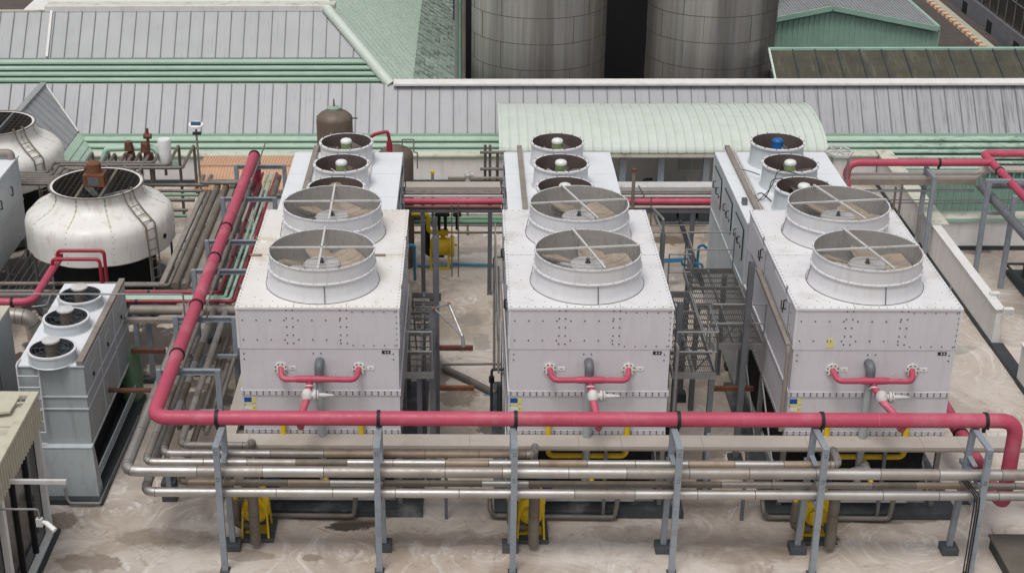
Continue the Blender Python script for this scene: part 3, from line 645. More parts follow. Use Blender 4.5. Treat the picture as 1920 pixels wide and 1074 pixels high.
# ---------- pale green arched canopy over the machine room
cx0, cx1 = W(938, 286, y=45.0).x, W(1549, 288, y=45.0).x
cy0, cyA = 45.0, 47.2
cz0 = W(1200, 287, y=cy0).z; czA = W(1200, 160, y=47.2).z
for _k in range(300):
    _m = min(PX((7, cy0+(cyA-cy0)*(1-math.cos(t)), cz0+(czA-cz0)*math.sin(t)))[1] for t in [math.radians(150)*i/40 for i in range(41)])
    if _m >= 194.5: break
    czA -= .015
CN = thing('arched_canopy', ((cx0+cx1)/2, 46.5, 0), 'long pale green barrel canopy of ribbed curved sheets over the machine room', 'canopy')
arc = [(cy0+(cyA-cy0)*(1-math.cos(t)), cz0+(czA-cz0)*math.sin(t)) for t in [math.radians(150)*i/20 for i in range(21)]]
mb = MB(); npan = 35; st = (cx1-cx0)/npan
for i in range(npan):
    xa, xb = cx0+i*st, cx0+(i+1)*st
    for (ya, z_a), (yb, z_b) in zip(arc, arc[1:]):
        mb.quad((xa, ya, z_a), (xb, ya, z_a), (xb, yb, z_b), (xa, yb, z_b), smooth=True)
        if i: mb.hexa([(xa-.02, ya, z_a), (xa+.02, ya, z_a), (xa+.02, yb, z_b), (xa-.02, yb, z_b), (xa-.012, ya-.03, z_a+.035), (xa+.012, ya-.03, z_a+.035), (xa+.012, yb-.02, z_b+.04), (xa-.012, yb-.02, z_b+.04)])
mb.build('curved_sheets', 'greenpale', CN)
for xx in (cx0, cx1):
    mb = MB()
    for (ya, z_a), (yb, z_b) in zip(arc, arc[1:]):
        mb.beam((xx, ya, z_a-.03), (xx, yb, z_b-.03), .08, .12)
    mb.build('end_trim', 'greenhip', CN)
MB().box(cx0, cx1, cy0+.02, cy0+.10, cz0-.16, cz0-.03).build('gutter', 'cap', CN)
for px in (1168, 1325, 960, 1240):
    q = W(px, 300, y=cy0+.35)
    MB().ibeam((q.x, q.y, 0), (q.x, q.y, cz0+.1), .2, .2, (0, 1, 0)).build('post', 'post', CN)
MB().box(cx0+.2, cx1-.2, 47.9, 48.05, 0, cz0+.25).build('back_wall', 'wall', CN)
MB().box(cx0+.2, cx0+.3, cy0+1.2, 47.9, 0, cz0+.2).build('side_wall', 'wall', CN)
MB().box(cx1-.3, cx1-.2, cy0+1.2, 47.9, 0, cz0+.2).build('side_wall', 'wall', CN)
mb = MB(); q = W(1290, 310, y=47.88); mb.box(q.x-.3, q.x+.1, q.y-.01, q.y, q.z-.15, q.z+.2); mb.box(q.x+.2, q.x+.55, q.y-.01, q.y, q.z-.15, q.z+.2); mb.build('notice', 'paper', CN)
# ============================================================ BIG COOLING TOWERS
def hbolt(mb, x, y, z, s=.026): mb.box(x-s/2, x+s/2, y-.008, y, z-s/2, z+s/2)
def tower(x0):
    x1 = x0+TW; yf, yb = TY0, TY1
    t = thing('cooling_tower', ((x0+x1)/2, (yf+yb)/2, 0), '', 'cooling tower', 'three large white cooling towers')
    # concrete plinth and basin
    MB().box(x0-.25, x1+.45, yf-.30, yb+.2, 0, .16).build('plinth', 'plinth', t)
    mb = MB(); mb.box(x0+.15, x1-.15, yf+.15, yb-.15, .162, .34); mb.build('basin', 'greypanel', t)
    mb = MB()
    for xx in (x0+.05, x1-.05):
        for yy in (yf+.05, (yf+yb)/2, yb-.05): mb = MB().box(xx-.05, xx+.05, yy-.05, yy+.05, .162, 1.92); mb.build('leg', 'galv', t)
    MB().box(x0+.02, x1-.6, yf-.02, yf+.0, .26, .40).build('front_rail', 'white', t)
    MB().box(x0+.22, x1-.22, yf+.45, yb-.3, .342, 1.9).build('shade_fill', 'dark', t)  # near-black block painted as the deep shade below the casing
    for sx in (x0+.02, x1-.06):
        for a, b in ((yf+.1, (yf+yb)/2-.1), ((yf+yb)/2+.1, yb-.1)):
            MB().beam((sx, a, .2), (sx, b, 1.9), .03, .05).build('brace', 'galv', t)
    # lower casing
    mb = MB().mat('white'); mb.box(x0+.02, x1-.02, yf+.01, yb-.01, 2.02, 2.85); mb.box(x0+.015, x1-.015, yf, yb, 1.92, 2.02)
    mb.mat('rivet')
    n = 24
    for i in range(n+1):
        xx = x0+.07+(x1-x0-.14)*i/n
        hbolt(mb, xx, yf, 1.945); hbolt(mb, xx, yf, 2.00)
    for i in range(39):
        yy = yf+.1+i*.14
        for zz in (1.945, 2.0): mb.box(x0+.007, x0+.015, yy, yy+.026, zz-.013, zz+.013); mb.box(x1-.015, x1-.007, yy, yy+.026, zz-.013, zz+.013)
    for zz in (2.25, 2.45, 2.62): hbolt(mb, x0+.07, yf+.01, zz); hbolt(mb, x0+1.7, yf+.01, zz)
    mb.build('lower_casing', None, t)
    # middle casing with bolted flange
    mb = MB().mat('white'); mb.box(x0+.03, x1-.03, yf+.01, yb-.01, 2.97, 3.955); mb.box(x0, x1, yf-.008, yb, 2.85, 2.97)
    mb.box(x0+.008, x1-.008, yf+.0, yb-.003, 3.955, 3.968)
    mb.mat('rivet')
    for i in range(n+1):
        xx = x0+.07+(x1-x0-.14)*i/n
        hbolt(mb, xx, yf-.008, 2.885); hbolt(mb, xx, yf-.008, 2.935)
    for i in range(39):
        yy = yf+.1+i*.14
        for zz in (2.885, 2.935): mb.box(x0-.008, x0, yy, yy+.026, zz-.013, zz+.013)
    for zz in (3.83, 3.70): hbolt(mb, x0+.12, yf+.01, zz); hbolt(mb, x1-.14, yf+.01, zz)
    for xx in (x0+1.58, x0+1.74): hbolt(mb, xx, yf+.01, 3.84)
    mb.mat('black'); mb.box(x1-.38, x1-.20, yf, yf+.01, 3.84, 3.91)
    mb.mat('stickerw'); mb.box(x1-.32, x1-.295, yf-.004, yf, 3.86, 3.89); mb.box(x1-.26, x1-.235, yf-.004, yf, 3.86, 3.89)
    mb.build('middle_casing', None, t, )
    # upper casing
    mb = MB().mat('white'); mb.box(x0+.012, x1-.012, yf+.004, yb-.004, 3.97, 4.86)
    mb.mat('fanw'); mb.box(x0-.0, x0+.05, yf-.006, yf+.03, 3.972, 4.86); mb.box(x1-.05, x1, yf-.006, yf+.03, 3.972, 4.86)
    mb.mat('rivet')
    for i in range(8):
        xx = x0+.13+i*.29
        hbolt(mb, xx, yf+.004, 4.61); hbolt(mb, xx, yf+.004, 4.16)
    for i in range(5):
        xx = x0+2.42+i*.22; hbolt(mb, xx, yf+.004, 4.80, .022); hbolt(mb, xx, yf+.004, 4.03, .022)
    for cx_ in (1.05, 2.17):
        for zz in (4.84, 4.66, 4.46, 4.27, 4.08): hbolt(mb, x0+cx_, yf+.004, zz); hbolt(mb, x0+cx_+.13, yf+.004, zz)
    for i in range(7):
        zz = 4.03+i*.13; mb.box(x1-.012, x1-.004, yf+.1, yf+.122, zz, zz+.022); mb.box(x1-.07, x1-.048, yf-.012, yf-.006, zz, zz+.022)
    rnd = random.Random(3)
    for side in (x0+.004, x1-.012):
        for a0 in (yf+.35, yf+3.1):
            for j in range(10):
                for k in range(3):
                    if rnd.random() < .75:
                        yy = a0+.1+j*.2+rnd.uniform(-.03, .03); zz = 4.1+k*.25+rnd.uniform(-.06, .06)
                        mb.box(side, side+.008, yy, yy+.024, zz, zz+.024)
        for j in range(36):
            yy = yf+.05+j*.15; mb.box(side-.002, side+.008, yy, yy+.022, 4.82, 4.842)
    mb.build('upper_casing', None, t)
    # hatches on the left flank
    for a0 in (yf+.55, yf+3.3):
        d = MB().mat('white'); d.box(x0-.012, x0+.010, a0, a0+1.7, 4.05, 4.78)
        dd = d.build('side_hatch', None, t)
        hb = MB(); hb.tube([(x0-.012, a0+.30, 4.50), (x0-.07, a0+.30, 4.50), (x0-.07, a0+.30, 4.70), (x0-.012, a0+.30, 4.70)], .016, 8)
        hb.box(x0-.03, x0-.012, a0+.55, a0+.62, 4.30, 4.38); hb.box(x0-.03, x0-.012, a0+.72, a0+.74, 4.30, 4.50)
        hb.box(x0-.018, x0-.012, a0-.012, a0+1.712, 4.04, 4.05); hb.box(x0-.018, x0-.012, a0-.012, a0, 4.05, 4.79)
        hb.build('handle', 'black', dd)
    # deck
    mb = MB().mat('deck'); mb.box(x0-.012, x1+.012, yf-.018, yb+.01, 4.862, TZ)
    mb.mat('seam'); ym = yf+2.77; mb.box(x0, x1, ym-.004, ym+.004, TZ, TZ+.0015)
    for xx in (x0+1.2, x0+2.3): mb.box(xx, xx+.008, yf, yf+.22, TZ, TZ+.0015)
    mb.mat('rivet')
    def db(x, y, s=.02): mb.box(x-s/2, x+s/2, y-s/2, y+s/2, TZ, TZ+.006)
    for i in range(21): db(x0+.06+i*.164, yf+.04); db(x0+.06+i*.164, yb-.04)
    for i in range(34): db(x0+.035, yf+.05+i*.163); db(x1-.035, yf+.05+i*.163)
    for i in range(8):
        if not 2 < i < 20: db(x0+.15+i*.2, ym)
        if x1-.1-i*.2 > x0+2.9: db(x1-.1-i*.2, ym)
    for (u, v) in ((.35, .5), (.55, .9), (.3, 1.4), (.5, .35), (.25, 2.2), (3.05, .4), (3.2, .8), (3.1, 1.3), (3.15, 2.1), (2.9, .25), (.4, 3.2), (.3, 3.9), (.45, 4.6), (3.1, 3.4), (3.2, 4.1), (3.05, 4.7), (.8, 2.9), (2.7, 2.9), (.75, .3), (1.3, .2), (2.2, .25)): db(x0+u, yf+v, .018)
    mb.mat('stickerw')
    for (u, v) in ((.16, .85), (.16, 3.5), (3.24, .30), (3.10, 1.35), (3.08, 3.6)): mb.box(x0+u-.07, x0+u+.07, yf+v-.07, yf+v+.07, TZ, TZ+.004)
    mb.build('deck', None, t, .006)
    for a0 in (yf+.9, yf+3.6):
        for sx in (x0-.012, x1+.012):
            MB().box(sx-.012, sx+.012, a0, a0+.05, 4.83, 5.0).build('lifting_lug', 'galv', t)
    # fans
    for k, yc in enumerate((29.38, 32.11)):
        xc = x0+1.705; c = (xc, yc, 0)
        mb = MB().mat('fanw'); mb.lathe(c, [(1.215, TZ+.001), (1.19, TZ+.05), (1.15, TZ+.16), (1.135, 5.28), (1.13, 5.31)], 72)
        mb.lathe(c, [(1.165, 5.30), (1.165, 5.33), (1.125, 5.335)], 72); mb.lathe(c, [(1.13, 5.31), (1.165, 5.30)], 72)
        mb.lathe(c, [(1.125, 5.335), (1.125, 5.615), (1.14, 5.62), (1.14, 5.65), (1.108, 5.65)], 72)
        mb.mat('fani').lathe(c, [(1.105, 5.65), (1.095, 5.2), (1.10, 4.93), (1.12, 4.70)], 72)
        mb.mat('seam')
        for q in range(26):
            a = 2*math.pi*q/26+.05; r = 1.148
            p = Vector((xc+r*math.cos(a), yc+r*math.sin(a), 5.315)); mb.box(p.x-.008, p.x+.008, p.y-.008, p.y+.008, 5.325, 5.338)
            p = Vector((xc+1.135*math.cos(a), yc+1.135*math.sin(a), 5.655)); mb.box(p.x-.008, p.x+.008, p.y-.008, p.y+.008, 5.65, 5.656)
        for a in (-1.45, 1.2, 3.1):
            ca, sa = math.cos(a), math.sin(a)
            mb.beam((xc+1.217*ca, yc+1.217*sa, TZ+.02), (xc+1.140*ca, yc+1.140*sa, 5.30), .015, .012, (ca, sa, 0))
        mb.lathe(c, [(1.222, TZ+.001), (1.222, TZ+.010), (1.212, TZ+.012)], 72)
        st = mb.build('fan_stack', None, t)
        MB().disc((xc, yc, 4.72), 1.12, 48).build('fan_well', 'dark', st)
        # blades
        for q in range(6):
            a = 2*math.pi*q/6+.35+k*.5; ca, sa = math.cos(a), math.sin(a); rad = Vector((ca, sa, 0)); tan = Vector((-sa, ca, 0)); up = Vector((0, 0, 1))
            P = []
            for rr, wd, tw in ((.20, .15, .5), (.40, .26, .42), (.75, .30, .32), (1.04, .27, .25)):
                cc = Vector((xc, yc, 5.22))+rad*rr
                e = tan*math.cos(tw)+up*math.sin(tw)
                P.append((cc-e*wd, cc+e*wd))
            mb = MB()
            for (a0, a1), (b0, b1) in zip(P, P[1:]):
                th = up*.02
                mb.hexa([a0-th, a1-th, b1-th, b0-th, a0+th, a1+th, b1+th, b0+th])
            mb.build('blade', 'bladeb', st)
        mb = MB().mat('hub'); mb.lathe((xc, yc-.08, 0), [(.02, 5.37), (.36, 5.37), (.39, 5.34), (.39, 5.26), (.3, 5.2), (.2, 4.8)], 40)
        mb.mat('rivet'); mb.lathe((xc, yc-.08, 0), [(.0, 5.47), (.035, 5.47), (.035, 5.37)], 10); mb.lathe((xc, yc-.08, 0), [(.0, 5.39), (.06, 5.39), (.06, 5.37)], 10)
        mb.build('hub', None, st)
        # guard: wires across, held by two crossed bars
        mb = MB(); zt = 5.658; x = -1.10
        while x < 1.10:
            h = math.sqrt(max(0, 1.115**2-x*x))
            if h > .05: mb.beam((xc+x, yc-h, zt-.012*(1-(x/1.1)**2)), (xc+x, yc+h, zt-.012*(1-(x/1.1)**2)), .005, .005)
            x += .046
        for rr in (.55, .85, 1.0):
            pts = [(xc+rr*math.cos(q), yc+rr*math.sin(q), zt-.012) for q in [2*math.pi*i/48 for i in range(49)]]
            for p, q in zip(pts, pts[1:]): mb.beam(p, q, .006, .006)
        mb.build('fan_guard', 'wire', st)
        mb = MB()
        for a in (math.radians(7), math.radians(104 if k == 0 else 108)):
            ca, sa = math.cos(a), math.sin(a)
            mb = MB(); mb.beam((xc-1.12*ca, yc-1.12*sa, 5.685), (xc+1.12*ca, yc+1.12*sa, 5.685), .042, .035)
            mb.build('guard_bar', 'bar', st)
    return t
tw = [tower(X0[0])]
for xx in X0[1:]: tw.append(copy_tree(tw[0], None, (xx-X0[0], 0, 0)))
for st in kids(tw[0]):
    if st.name.startswith('fan_stack'):
        xs_ = [v.co.x for v in st.data.vertices]; ys_ = [v.co.y for v in st.data.vertices]
        xc, yc = (min(xs_)+max(xs_))/2+tw[0].location.x, (min(ys_)+max(ys_))/2+tw[0].location.y
        bars = [c for c in kids(st) if c.name.startswith('guard_bar')]
        for bo, a in zip(bars, (math.radians(1), math.radians(91))):
            ca, sa = math.cos(a), math.sin(a)
            nb = MB().beam((xc-1.12*ca, yc-1.12*sa, 5.685), (xc+1.12*ca, yc+1.12*sa, 5.685), .042, .035).build('guard_bar', 'bar', st)
            bpy.data.objects.remove(bo)
        for bo in [c for c in kids(st) if c.name.startswith('blade')]:
            bo.data = bo.data.copy(); cx_, cy_ = xc-tw[0].location.x, yc-tw[0].location.y; q_ = .37
            for v in bo.data.vertices:
                dx_, dy_ = v.co.x-cx_, v.co.y-cy_; v.co.x = cx_+dx_*math.cos(q_)-dy_*math.sin(q_); v.co.y = cy_+dx_*math.sin(q_)+dy_*math.cos(q_)
for t, lb in zip(tw, ('leftmost large white cooling tower with two guarded fans, right beside the sloping pink pipe',
                      'middle large white cooling tower with two guarded fans, in front of the arched canopy',
                      'rightmost large white cooling tower with two guarded fans and yellow stickers on its upper face')): t['label'] = lb
Mt['deck1'] = paint('stained_white_deck', (.72, .71, .70), (.66, .62, .56), rough=.42, dirt=(.46, .36, .24), dirt_amt=.75, dirt_scale=.9, var=.05, bump=.12, var_scale=.5)
for ch in kids(tw[0]):
    if ch.name.startswith('deck'): ch.data = ch.data.copy(); ch.data.materials[0] = Mt['deck1']
for (px, py) in ((480, 478), (712, 478)):
    q = W(px, py, z=TZ+.02); tag(MB().box(q.x-.13, q.x+.13, q.y-.04, q.y+.04, TZ+.007, TZ+.03).build('board_scrap', 'tan'), 'small tan board lying on the left tower deck '+('left' if px < 600 else 'right')+' of its front fan', 'board', 'tan boards on the left tower deck')
def stickers(i, extra=False):
    x0 = X0[i]; mb = MB(); y = TY0+.008
    mb.mat('stickerb').box(x0+.06, x0+.22, y-.004, y, 2.68, 2.79)
    mb.mat('stickery').box(x0+.22, x0+.31, y-.005, y, 2.66, 2.80); mb.mat('stickery').box(x0+.07, x0+.22, y-.006, y, 2.61, 2.67)
    mb.mat('stickerw').box(x0+.08, x0+.22, y-.005, y, 2.50, 2.60); mb.mat('stickery').box(x0+.22, x0+.31, y-.006, y, 2.48, 2.60)
    mb.mat('rivet').box(x0+.255, x0+.28, y-.008, y, 2.53, 2.55)
    if extra:
        mb.build('sticker', None, tw[i]); mb = MB()
        y = TY0+.002; q = W(1557, 643, y=TY0)
        mb.mat('stickery').box(q.x-.06, q.x+.05, y-.006, y, q.z+.0, q.z+.10); mb.box(q.x-.08, q.x+.08, y-.006, y, q.z-.10, q.z-.02)
        mb.mat('rivet').box(q.x-.01, q.x+.01, y-.009, y, q.z+.03, q.z+.07)
        mb.build('sticker', None, tw[i])
    mb.build('sticker', None, tw[i]) if not extra else None
for i in range(3): stickers(i, i == 2)

# ---------- the smaller rear cooling towers, three open fans each
RX = ((-4.64, -1.70), (1.05, 3.93), (6.77, 9.74)); RY0, RY1, RTZ = 33.62, 38.75, 4.55
def rear(i):
    x0, x1 = RX[i]
    lb = ('left rear cooling tower with one brown motor cap, in front of the brown tanks',
          'middle rear cooling tower, all motor caps white, at the left end of the canopy',
          'right rear cooling tower with a blue motor cap and loose black cables')[i]
    t = thing('rear_cooling_tower', ((x0+x1)/2, (RY0+RY1)/2, 0), lb, 'cooling tower', 'three smaller rear cooling towers')
    MB().box(x0+.1, x1-.1, RY0, RY1-.1, 0, .15).build('plinth', 'plinth', t)
    mb = MB().mat('bluegrey'); mb.box(x0+.01, x1-.01, RY0, RY1-.01, .15, 4.50)
    for yy in (RY0+1.75, RY0+3.45, RY1-.05): mb.box(x0-.02, x0+.01, yy-.02, yy+.02, .16, 4.48); mb.box(x1-.01, x1+.02, yy-.02, yy+.02, .16, 4.48)
    mb.box(x0-.015, x0+.01, RY0, RY1, 2.9, 2.96); mb.box(x1-.01, x1+.015, RY0, RY1, 2.9, 2.96)
    mb.build('casing', None, t)
    for k in range(3):
        a = RY0+.3+k*1.7
        for sx, sg in ((x0, -1), (x1, 1)):
            d = MB().box(min(sx, sx+sg*.02), max(sx, sx+sg*.02), a, a+1.15, 3.45, 4.25).build('side_hatch', 'bluegrey', t)
            hb = MB()
            for q in (.35, .85):
                xx = sx+sg*.02; hb.tube([(xx, a+q, 3.75), (xx+sg*.06, a+q, 3.75), (xx+sg*.06, a+q, 3.93), (xx, a+q, 3.93)], .014, 8)
                hb.box(min(xx, xx+sg*.02), max(xx, xx+sg*.02), a+q-.18, a+q-.12, 3.7, 3.76)
            hb.box(min(sx, sx+sg*.022), max(sx, sx+sg*.022), a-.012, a, 3.44, 4.26); hb.box(min(sx, sx+sg*.022), max(sx, sx+sg*.022), a, a+1.16, 4.25, 4.262)
            hb.build('handle', 'black', d)
    mb = MB().mat('deckr'); mb.box(x0, x1, RY0-.01, RY1, 4.502, RTZ)
    mb.mat('hub')
    for yy in (35.33, 37.05): mb.box(x0+.02, x1-.02, yy-.006, yy+.006, RTZ, RTZ+.003)
    mb.build('deck', None, t, .006)
    xc = (x0+x1)/2+(.0, -.05, .0)[i]
    tx = x0+(.56, .42, .36)[i]
    MB().box(tx-.06, tx+.07, RY0+.1, RY1+.25, RTZ+.02, RTZ+.12).build('cable_tray', 'duct2', t)
    rx = x1-.80 if i == 0 else xc-.95
    MB().beam((rx, RY0+.05, RTZ+.03), (rx, RY1, RTZ+.03), .05, .06).build('rail', 'hub', t)
    for k, yc in enumerate((34.5, 36.2, 37.9)):
        c = (xc, yc, 0); mb = MB().mat('fanw' if i < 2 else 'bluegrey')
        mb.lathe(c, [(.74, RTZ+.001), (.70, RTZ+.06), (.685, 5.10)], 48)
        mb.mat('fanw').lathe(c, [(.685, 5.10), (.725, 5.11), (.725, 5.15), (.66, 5.155)], 48)
        mb.mat('innerbr').lathe(c, [(.66, 5.155), (.655, 4.9), (.66, 4.40)], 48)
        mb.mat('rivet')
        for q in range(14):
            a = 2*math.pi*q/14; mb.box(xc+.695*math.cos(a)-.012, xc+.695*math.cos(a)+.012, yc+.695*math.sin(a)-.012, yc+.695*math.sin(a)+.012, 5.15, 5.17)
        st = mb.build('fan_stack', None, t)
        MB().disc((xc, yc, 4.555), .66, 32).build('fan_well', 'innerbr', st)
        for q in range(5):
            a = 2*math.pi*q/5+.4+k; ca, sa = math.cos(a), math.sin(a); rad = Vector((ca, sa, 0)); e = Vector((-sa, ca, 0))*.94+Vector((0, 0, .34))
            P = []
            for rr, wd in ((.14, .08), (.35, .15), (.63, .17)):
                cc = Vector((xc, yc, 4.86))+rad*rr; P.append((cc-e*wd, cc+e*wd))
            mb = MB(); th = Vector((0, 0, .012))
            for (a0, a1), (b0, b1) in zip(P, P[1:]): mb.hexa([a0-th, a1-th, b1-th, b0-th, a0+th, a1+th, b1+th, b0+th])
            mb.build('blade', 'blader', st)
        capm = 'cap_white'
        if i == 0 and k == 0: capm = 'tan'
        if i == 2 and k == 2: capm = 'cap_blue'
        mb = MB().mat('innerbr').lathe(c, [(.15, 4.7), (.15, 4.92)], 20)
        mb.mat('cap_blue' if capm == 'cap_blue' else ('motorg' if i else 'motorg')).lathe(c, [(.15, 4.92), (.145, 5.10), (.14, 5.12)], 20)
        mb.mat(capm).lathe(c, [(.15, 5.12), (.155, 5.17), (.13, 5.21), (.07, 5.235), (.0, 5.24)], 20)
        mb.build('motor', None, st)
        mb = MB()
        mb.tube([(xc+.1, yc-.1, 5.0), (xc+.16, yc-.25, 4.95), (xc+.02, yc-.5, 4.98)], .012, 6, 0.01); mb.tube([(xc+.16, yc-.25, 4.95), (xc+.3, yc-.25, 4.95), (xc+.42, yc-.42, 4.98)], .012, 6, 0.01)
        for a in (0, math.pi/2, math.pi, 3*math.pi/2): mb.beam((xc, yc, 4.78), (xc+.66*math.cos(a+.5), yc+.66*math.sin(a+.5), 4.78), .03, .04)
        mb.build('support_arm', 'hub', st)
    return t
rt = [rear(i) for i in range(3)]
def cable(pts, r=.012, mat='black'):
    P = [Vector(p) for p in pts]; out = []
    for i in range(len(P)-1):
        p0 = P[max(0, i-1)]; p1 = P[i]; p2 = P[i+1]; p3 = P[min(len(P)-1, i+2)]
        for k in range(6):
            t = k/6; out.append(.5*((2*p1)+(p2-p0)*t+(2*p0-5*p1+4*p2-p3)*t*t+(3*p1-p0-3*p2+p3)*t**3))
    out.append(P[-1]); return MB().sweep(out, r, 6)
for lb, pts in (('loose black cable looped over the middle fan of the right rear tower', [W(1420, 378, z=4.6), W(1437, 362, z=4.75), W(1449, 345, z=5.1), W(1459, 322, z=5.2), W(1478, 322, z=5.2), W(1500, 327, z=5.1)]),
                ('loose black cable from the front fan of the right rear tower to its tray', [W(1413, 370, z=4.62), W(1430, 374, z=4.6), W(1441, 360, z=4.8), W(1447, 340, z=5.16), W(1462, 335, z=5.2), W(1490, 343, z=5.1)]),
                ('black cable tail lying on the right rear tower deck beside its front fan', [W(1414, 368, z=4.58), W(1428, 362, z=4.58), W(1446, 377, z=4.58)]),
                ('short black cable from tray to rear fan on the right rear tower', [W(1391, 318, z=4.66), W(1405, 321, z=4.7), W(1424, 328, z=4.7)])):
    tag(cable(pts).build('cable', 'black'), lb, 'cable', 'cables on the right rear tower')
# ============================================================ FRONT PIPEWORK
WHO = ('leftmost', 'middle', 'rightmost')
TEE = ((-3.25, -3.35), (2.62, 2.72), (8.48, 8.84))
for i in range(3):
    x0 = X0[i]; w = WHO[i]; tx, lx = TEE[i]; y = 27.72; z = 3.40
    o = thing('supply_header', (tx, y, 0), f'pink branched supply pipe with grey valve on the face of the {w} large tower', 'pipe', 'pink branched supply pipes')
    for k, fx in enumerate((x0+.88, x0+2.53)):
        s = 1 if k == 0 else -1
        MB().tube([(fx, TY0-.01, 3.49), (fx, y, 3.49-.04), (fx+s*.02, y, z), (tx, y, z)] if 0 else [(fx, TY0-.01, 3.50), (fx+s*.05, y-.02, z), (tx, y, z)], .062, 14, .16).build('arm', 'pink', o)
        mb = MB().mat('stickerw'); mb.sweep([(fx, TY0-.002, 3.50), (fx, TY0-.035, 3.50)], .145, 8, smooth=False)
        mb.mat('rivet')
        for q in range(8):
            a = q*math.pi/4+.4; mb.box(fx+.115*math.cos(a)-.013, fx+.115*math.cos(a)+.013, TY0-.047, TY0-.035, 3.5+.115*math.sin(a)-.013, 3.5+.115*math.sin(a)+.013)
        mb.build('flange', None, o)
        mb = MB().mat('stickerw'); mb.box(fx+.17, fx+.32, TY0-.003, TY0+.009, 3.46, 3.54) ; mb.mat('rivet'); mb.box(fx+.225, fx+.265, TY0-.005, TY0-.003, 3.49, 3.505)
        mb.build('label_plate', None, o)
    mb = MB(); mb.sweep([(tx-.34, y, z), (tx-.22, y, z), (tx+.22, y, z), (tx+.34, y, z)], [.062, .078, .078, .062], 14); mb.tube([(tx, y, z), (tx, y-.03, z-.16), (tx+(lx-tx)*.3, 27.45, 3.20)], .072, 14)
    mb.build('tee', 'pink', o)
    vx = tx+(lx-tx)*.3; vy, vz = 27.42, 3.18
    mb = MB().mat('hub'); mb.sweep([(tx, y-.04, z-.14), (tx, y-.06, z-.16)], .095, 14)
    mb.sweep([(vx-.0, vy+.08, vz+.08), (vx, vy+.03, vz+.04), (vx, vy-.04, vz-.03), (vx, vy-.1, vz-.07)], [.075, .12, .12, .08], 16)
    mb.tube([(vx, vy, vz), (vx+.16, vy, vz)], .075, 14); mb.sweep([(vx+.14, vy, vz), (vx+.19, vy, vz)], .12, 12); mb.sweep([(vx+.21, vy, vz), (vx+.24, vy, vz)], .11, 12)
    mb.sweep([(vx+.24, vy, vz), (vx+.34, vy, vz+.0), (vx+.56, vy, vz)], [.055, .05, .018], 12)
    mb.build('valve', None, o)
    MB().tube([(vx, vy-.08, vz-.06), (lx-.02, 27.0, 2.95), (lx, 26.72, 2.80), (lx, 26.56, 3.0)], .075, 14, .12).build('leg', 'pinkold', o)
    MB().tube([(x0+2.05, y, z+.05), (x0+2.05, y, z+.17)], .016, 8).build('air_vent', 'hub', o)
    # grey return pipe
    gx = (-3.05, 2.59, 8.41)[i]
    o = thing('return_pipe', (gx, 27.86, 0), f'dark grey drain pipe with elbow, down the face of the {w} large tower', 'pipe', 'grey drain pipes')
    MB().tube([(gx, TY0+.0, 3.66), (gx, 27.80, 3.68), (gx, 27.80, 3.42)], .098, 16, .14).build('elbow', 'postd', o)
    MB().tube([(gx, 27.80, 3.43), (gx, 27.80, .9)], .083, 16).build('down_pipe', 'greypanel' if i else 'greypanel', o)
    # yellow equalising loop
    a, b = x0+.88, x0+2.55
    pipe('equalising_pipe', f'yellow U shaped pipe under the {w} large tower, behind the silver pipes', [(a, 27.93, 2.35), (a, 27.86, 1.50), (b, 27.86, 1.50), (b, 27.93, 2.35)], .06, 'yellow', group='yellow U pipes', bend=.14)
    o = thing('drain_valve', ((a+b)/2, 27.7, 0), f'grey valve with yellow pipe stub below the yellow loop of the {w} large tower', 'valve', 'valves under the yellow loops')
    m_ = (a+b)/2
    MB().tube([(m_, 27.84, 1.46), (m_, 27.65, 1.34), (m_+.12, 27.35, 1.05)], .055, 12).build('yellow_stub', 'yellow', o)
    mb = MB(); mb.sweep([(m_-.02, 27.74, 1.40), (m_+.02, 27.6, 1.30)], .10, 12); mb.sweep([(m_-.05, 27.66, 1.36), (m_-.3, 27.66, 1.33)], [.045, .015], 10); mb.build('valve_body', 'hub', o)
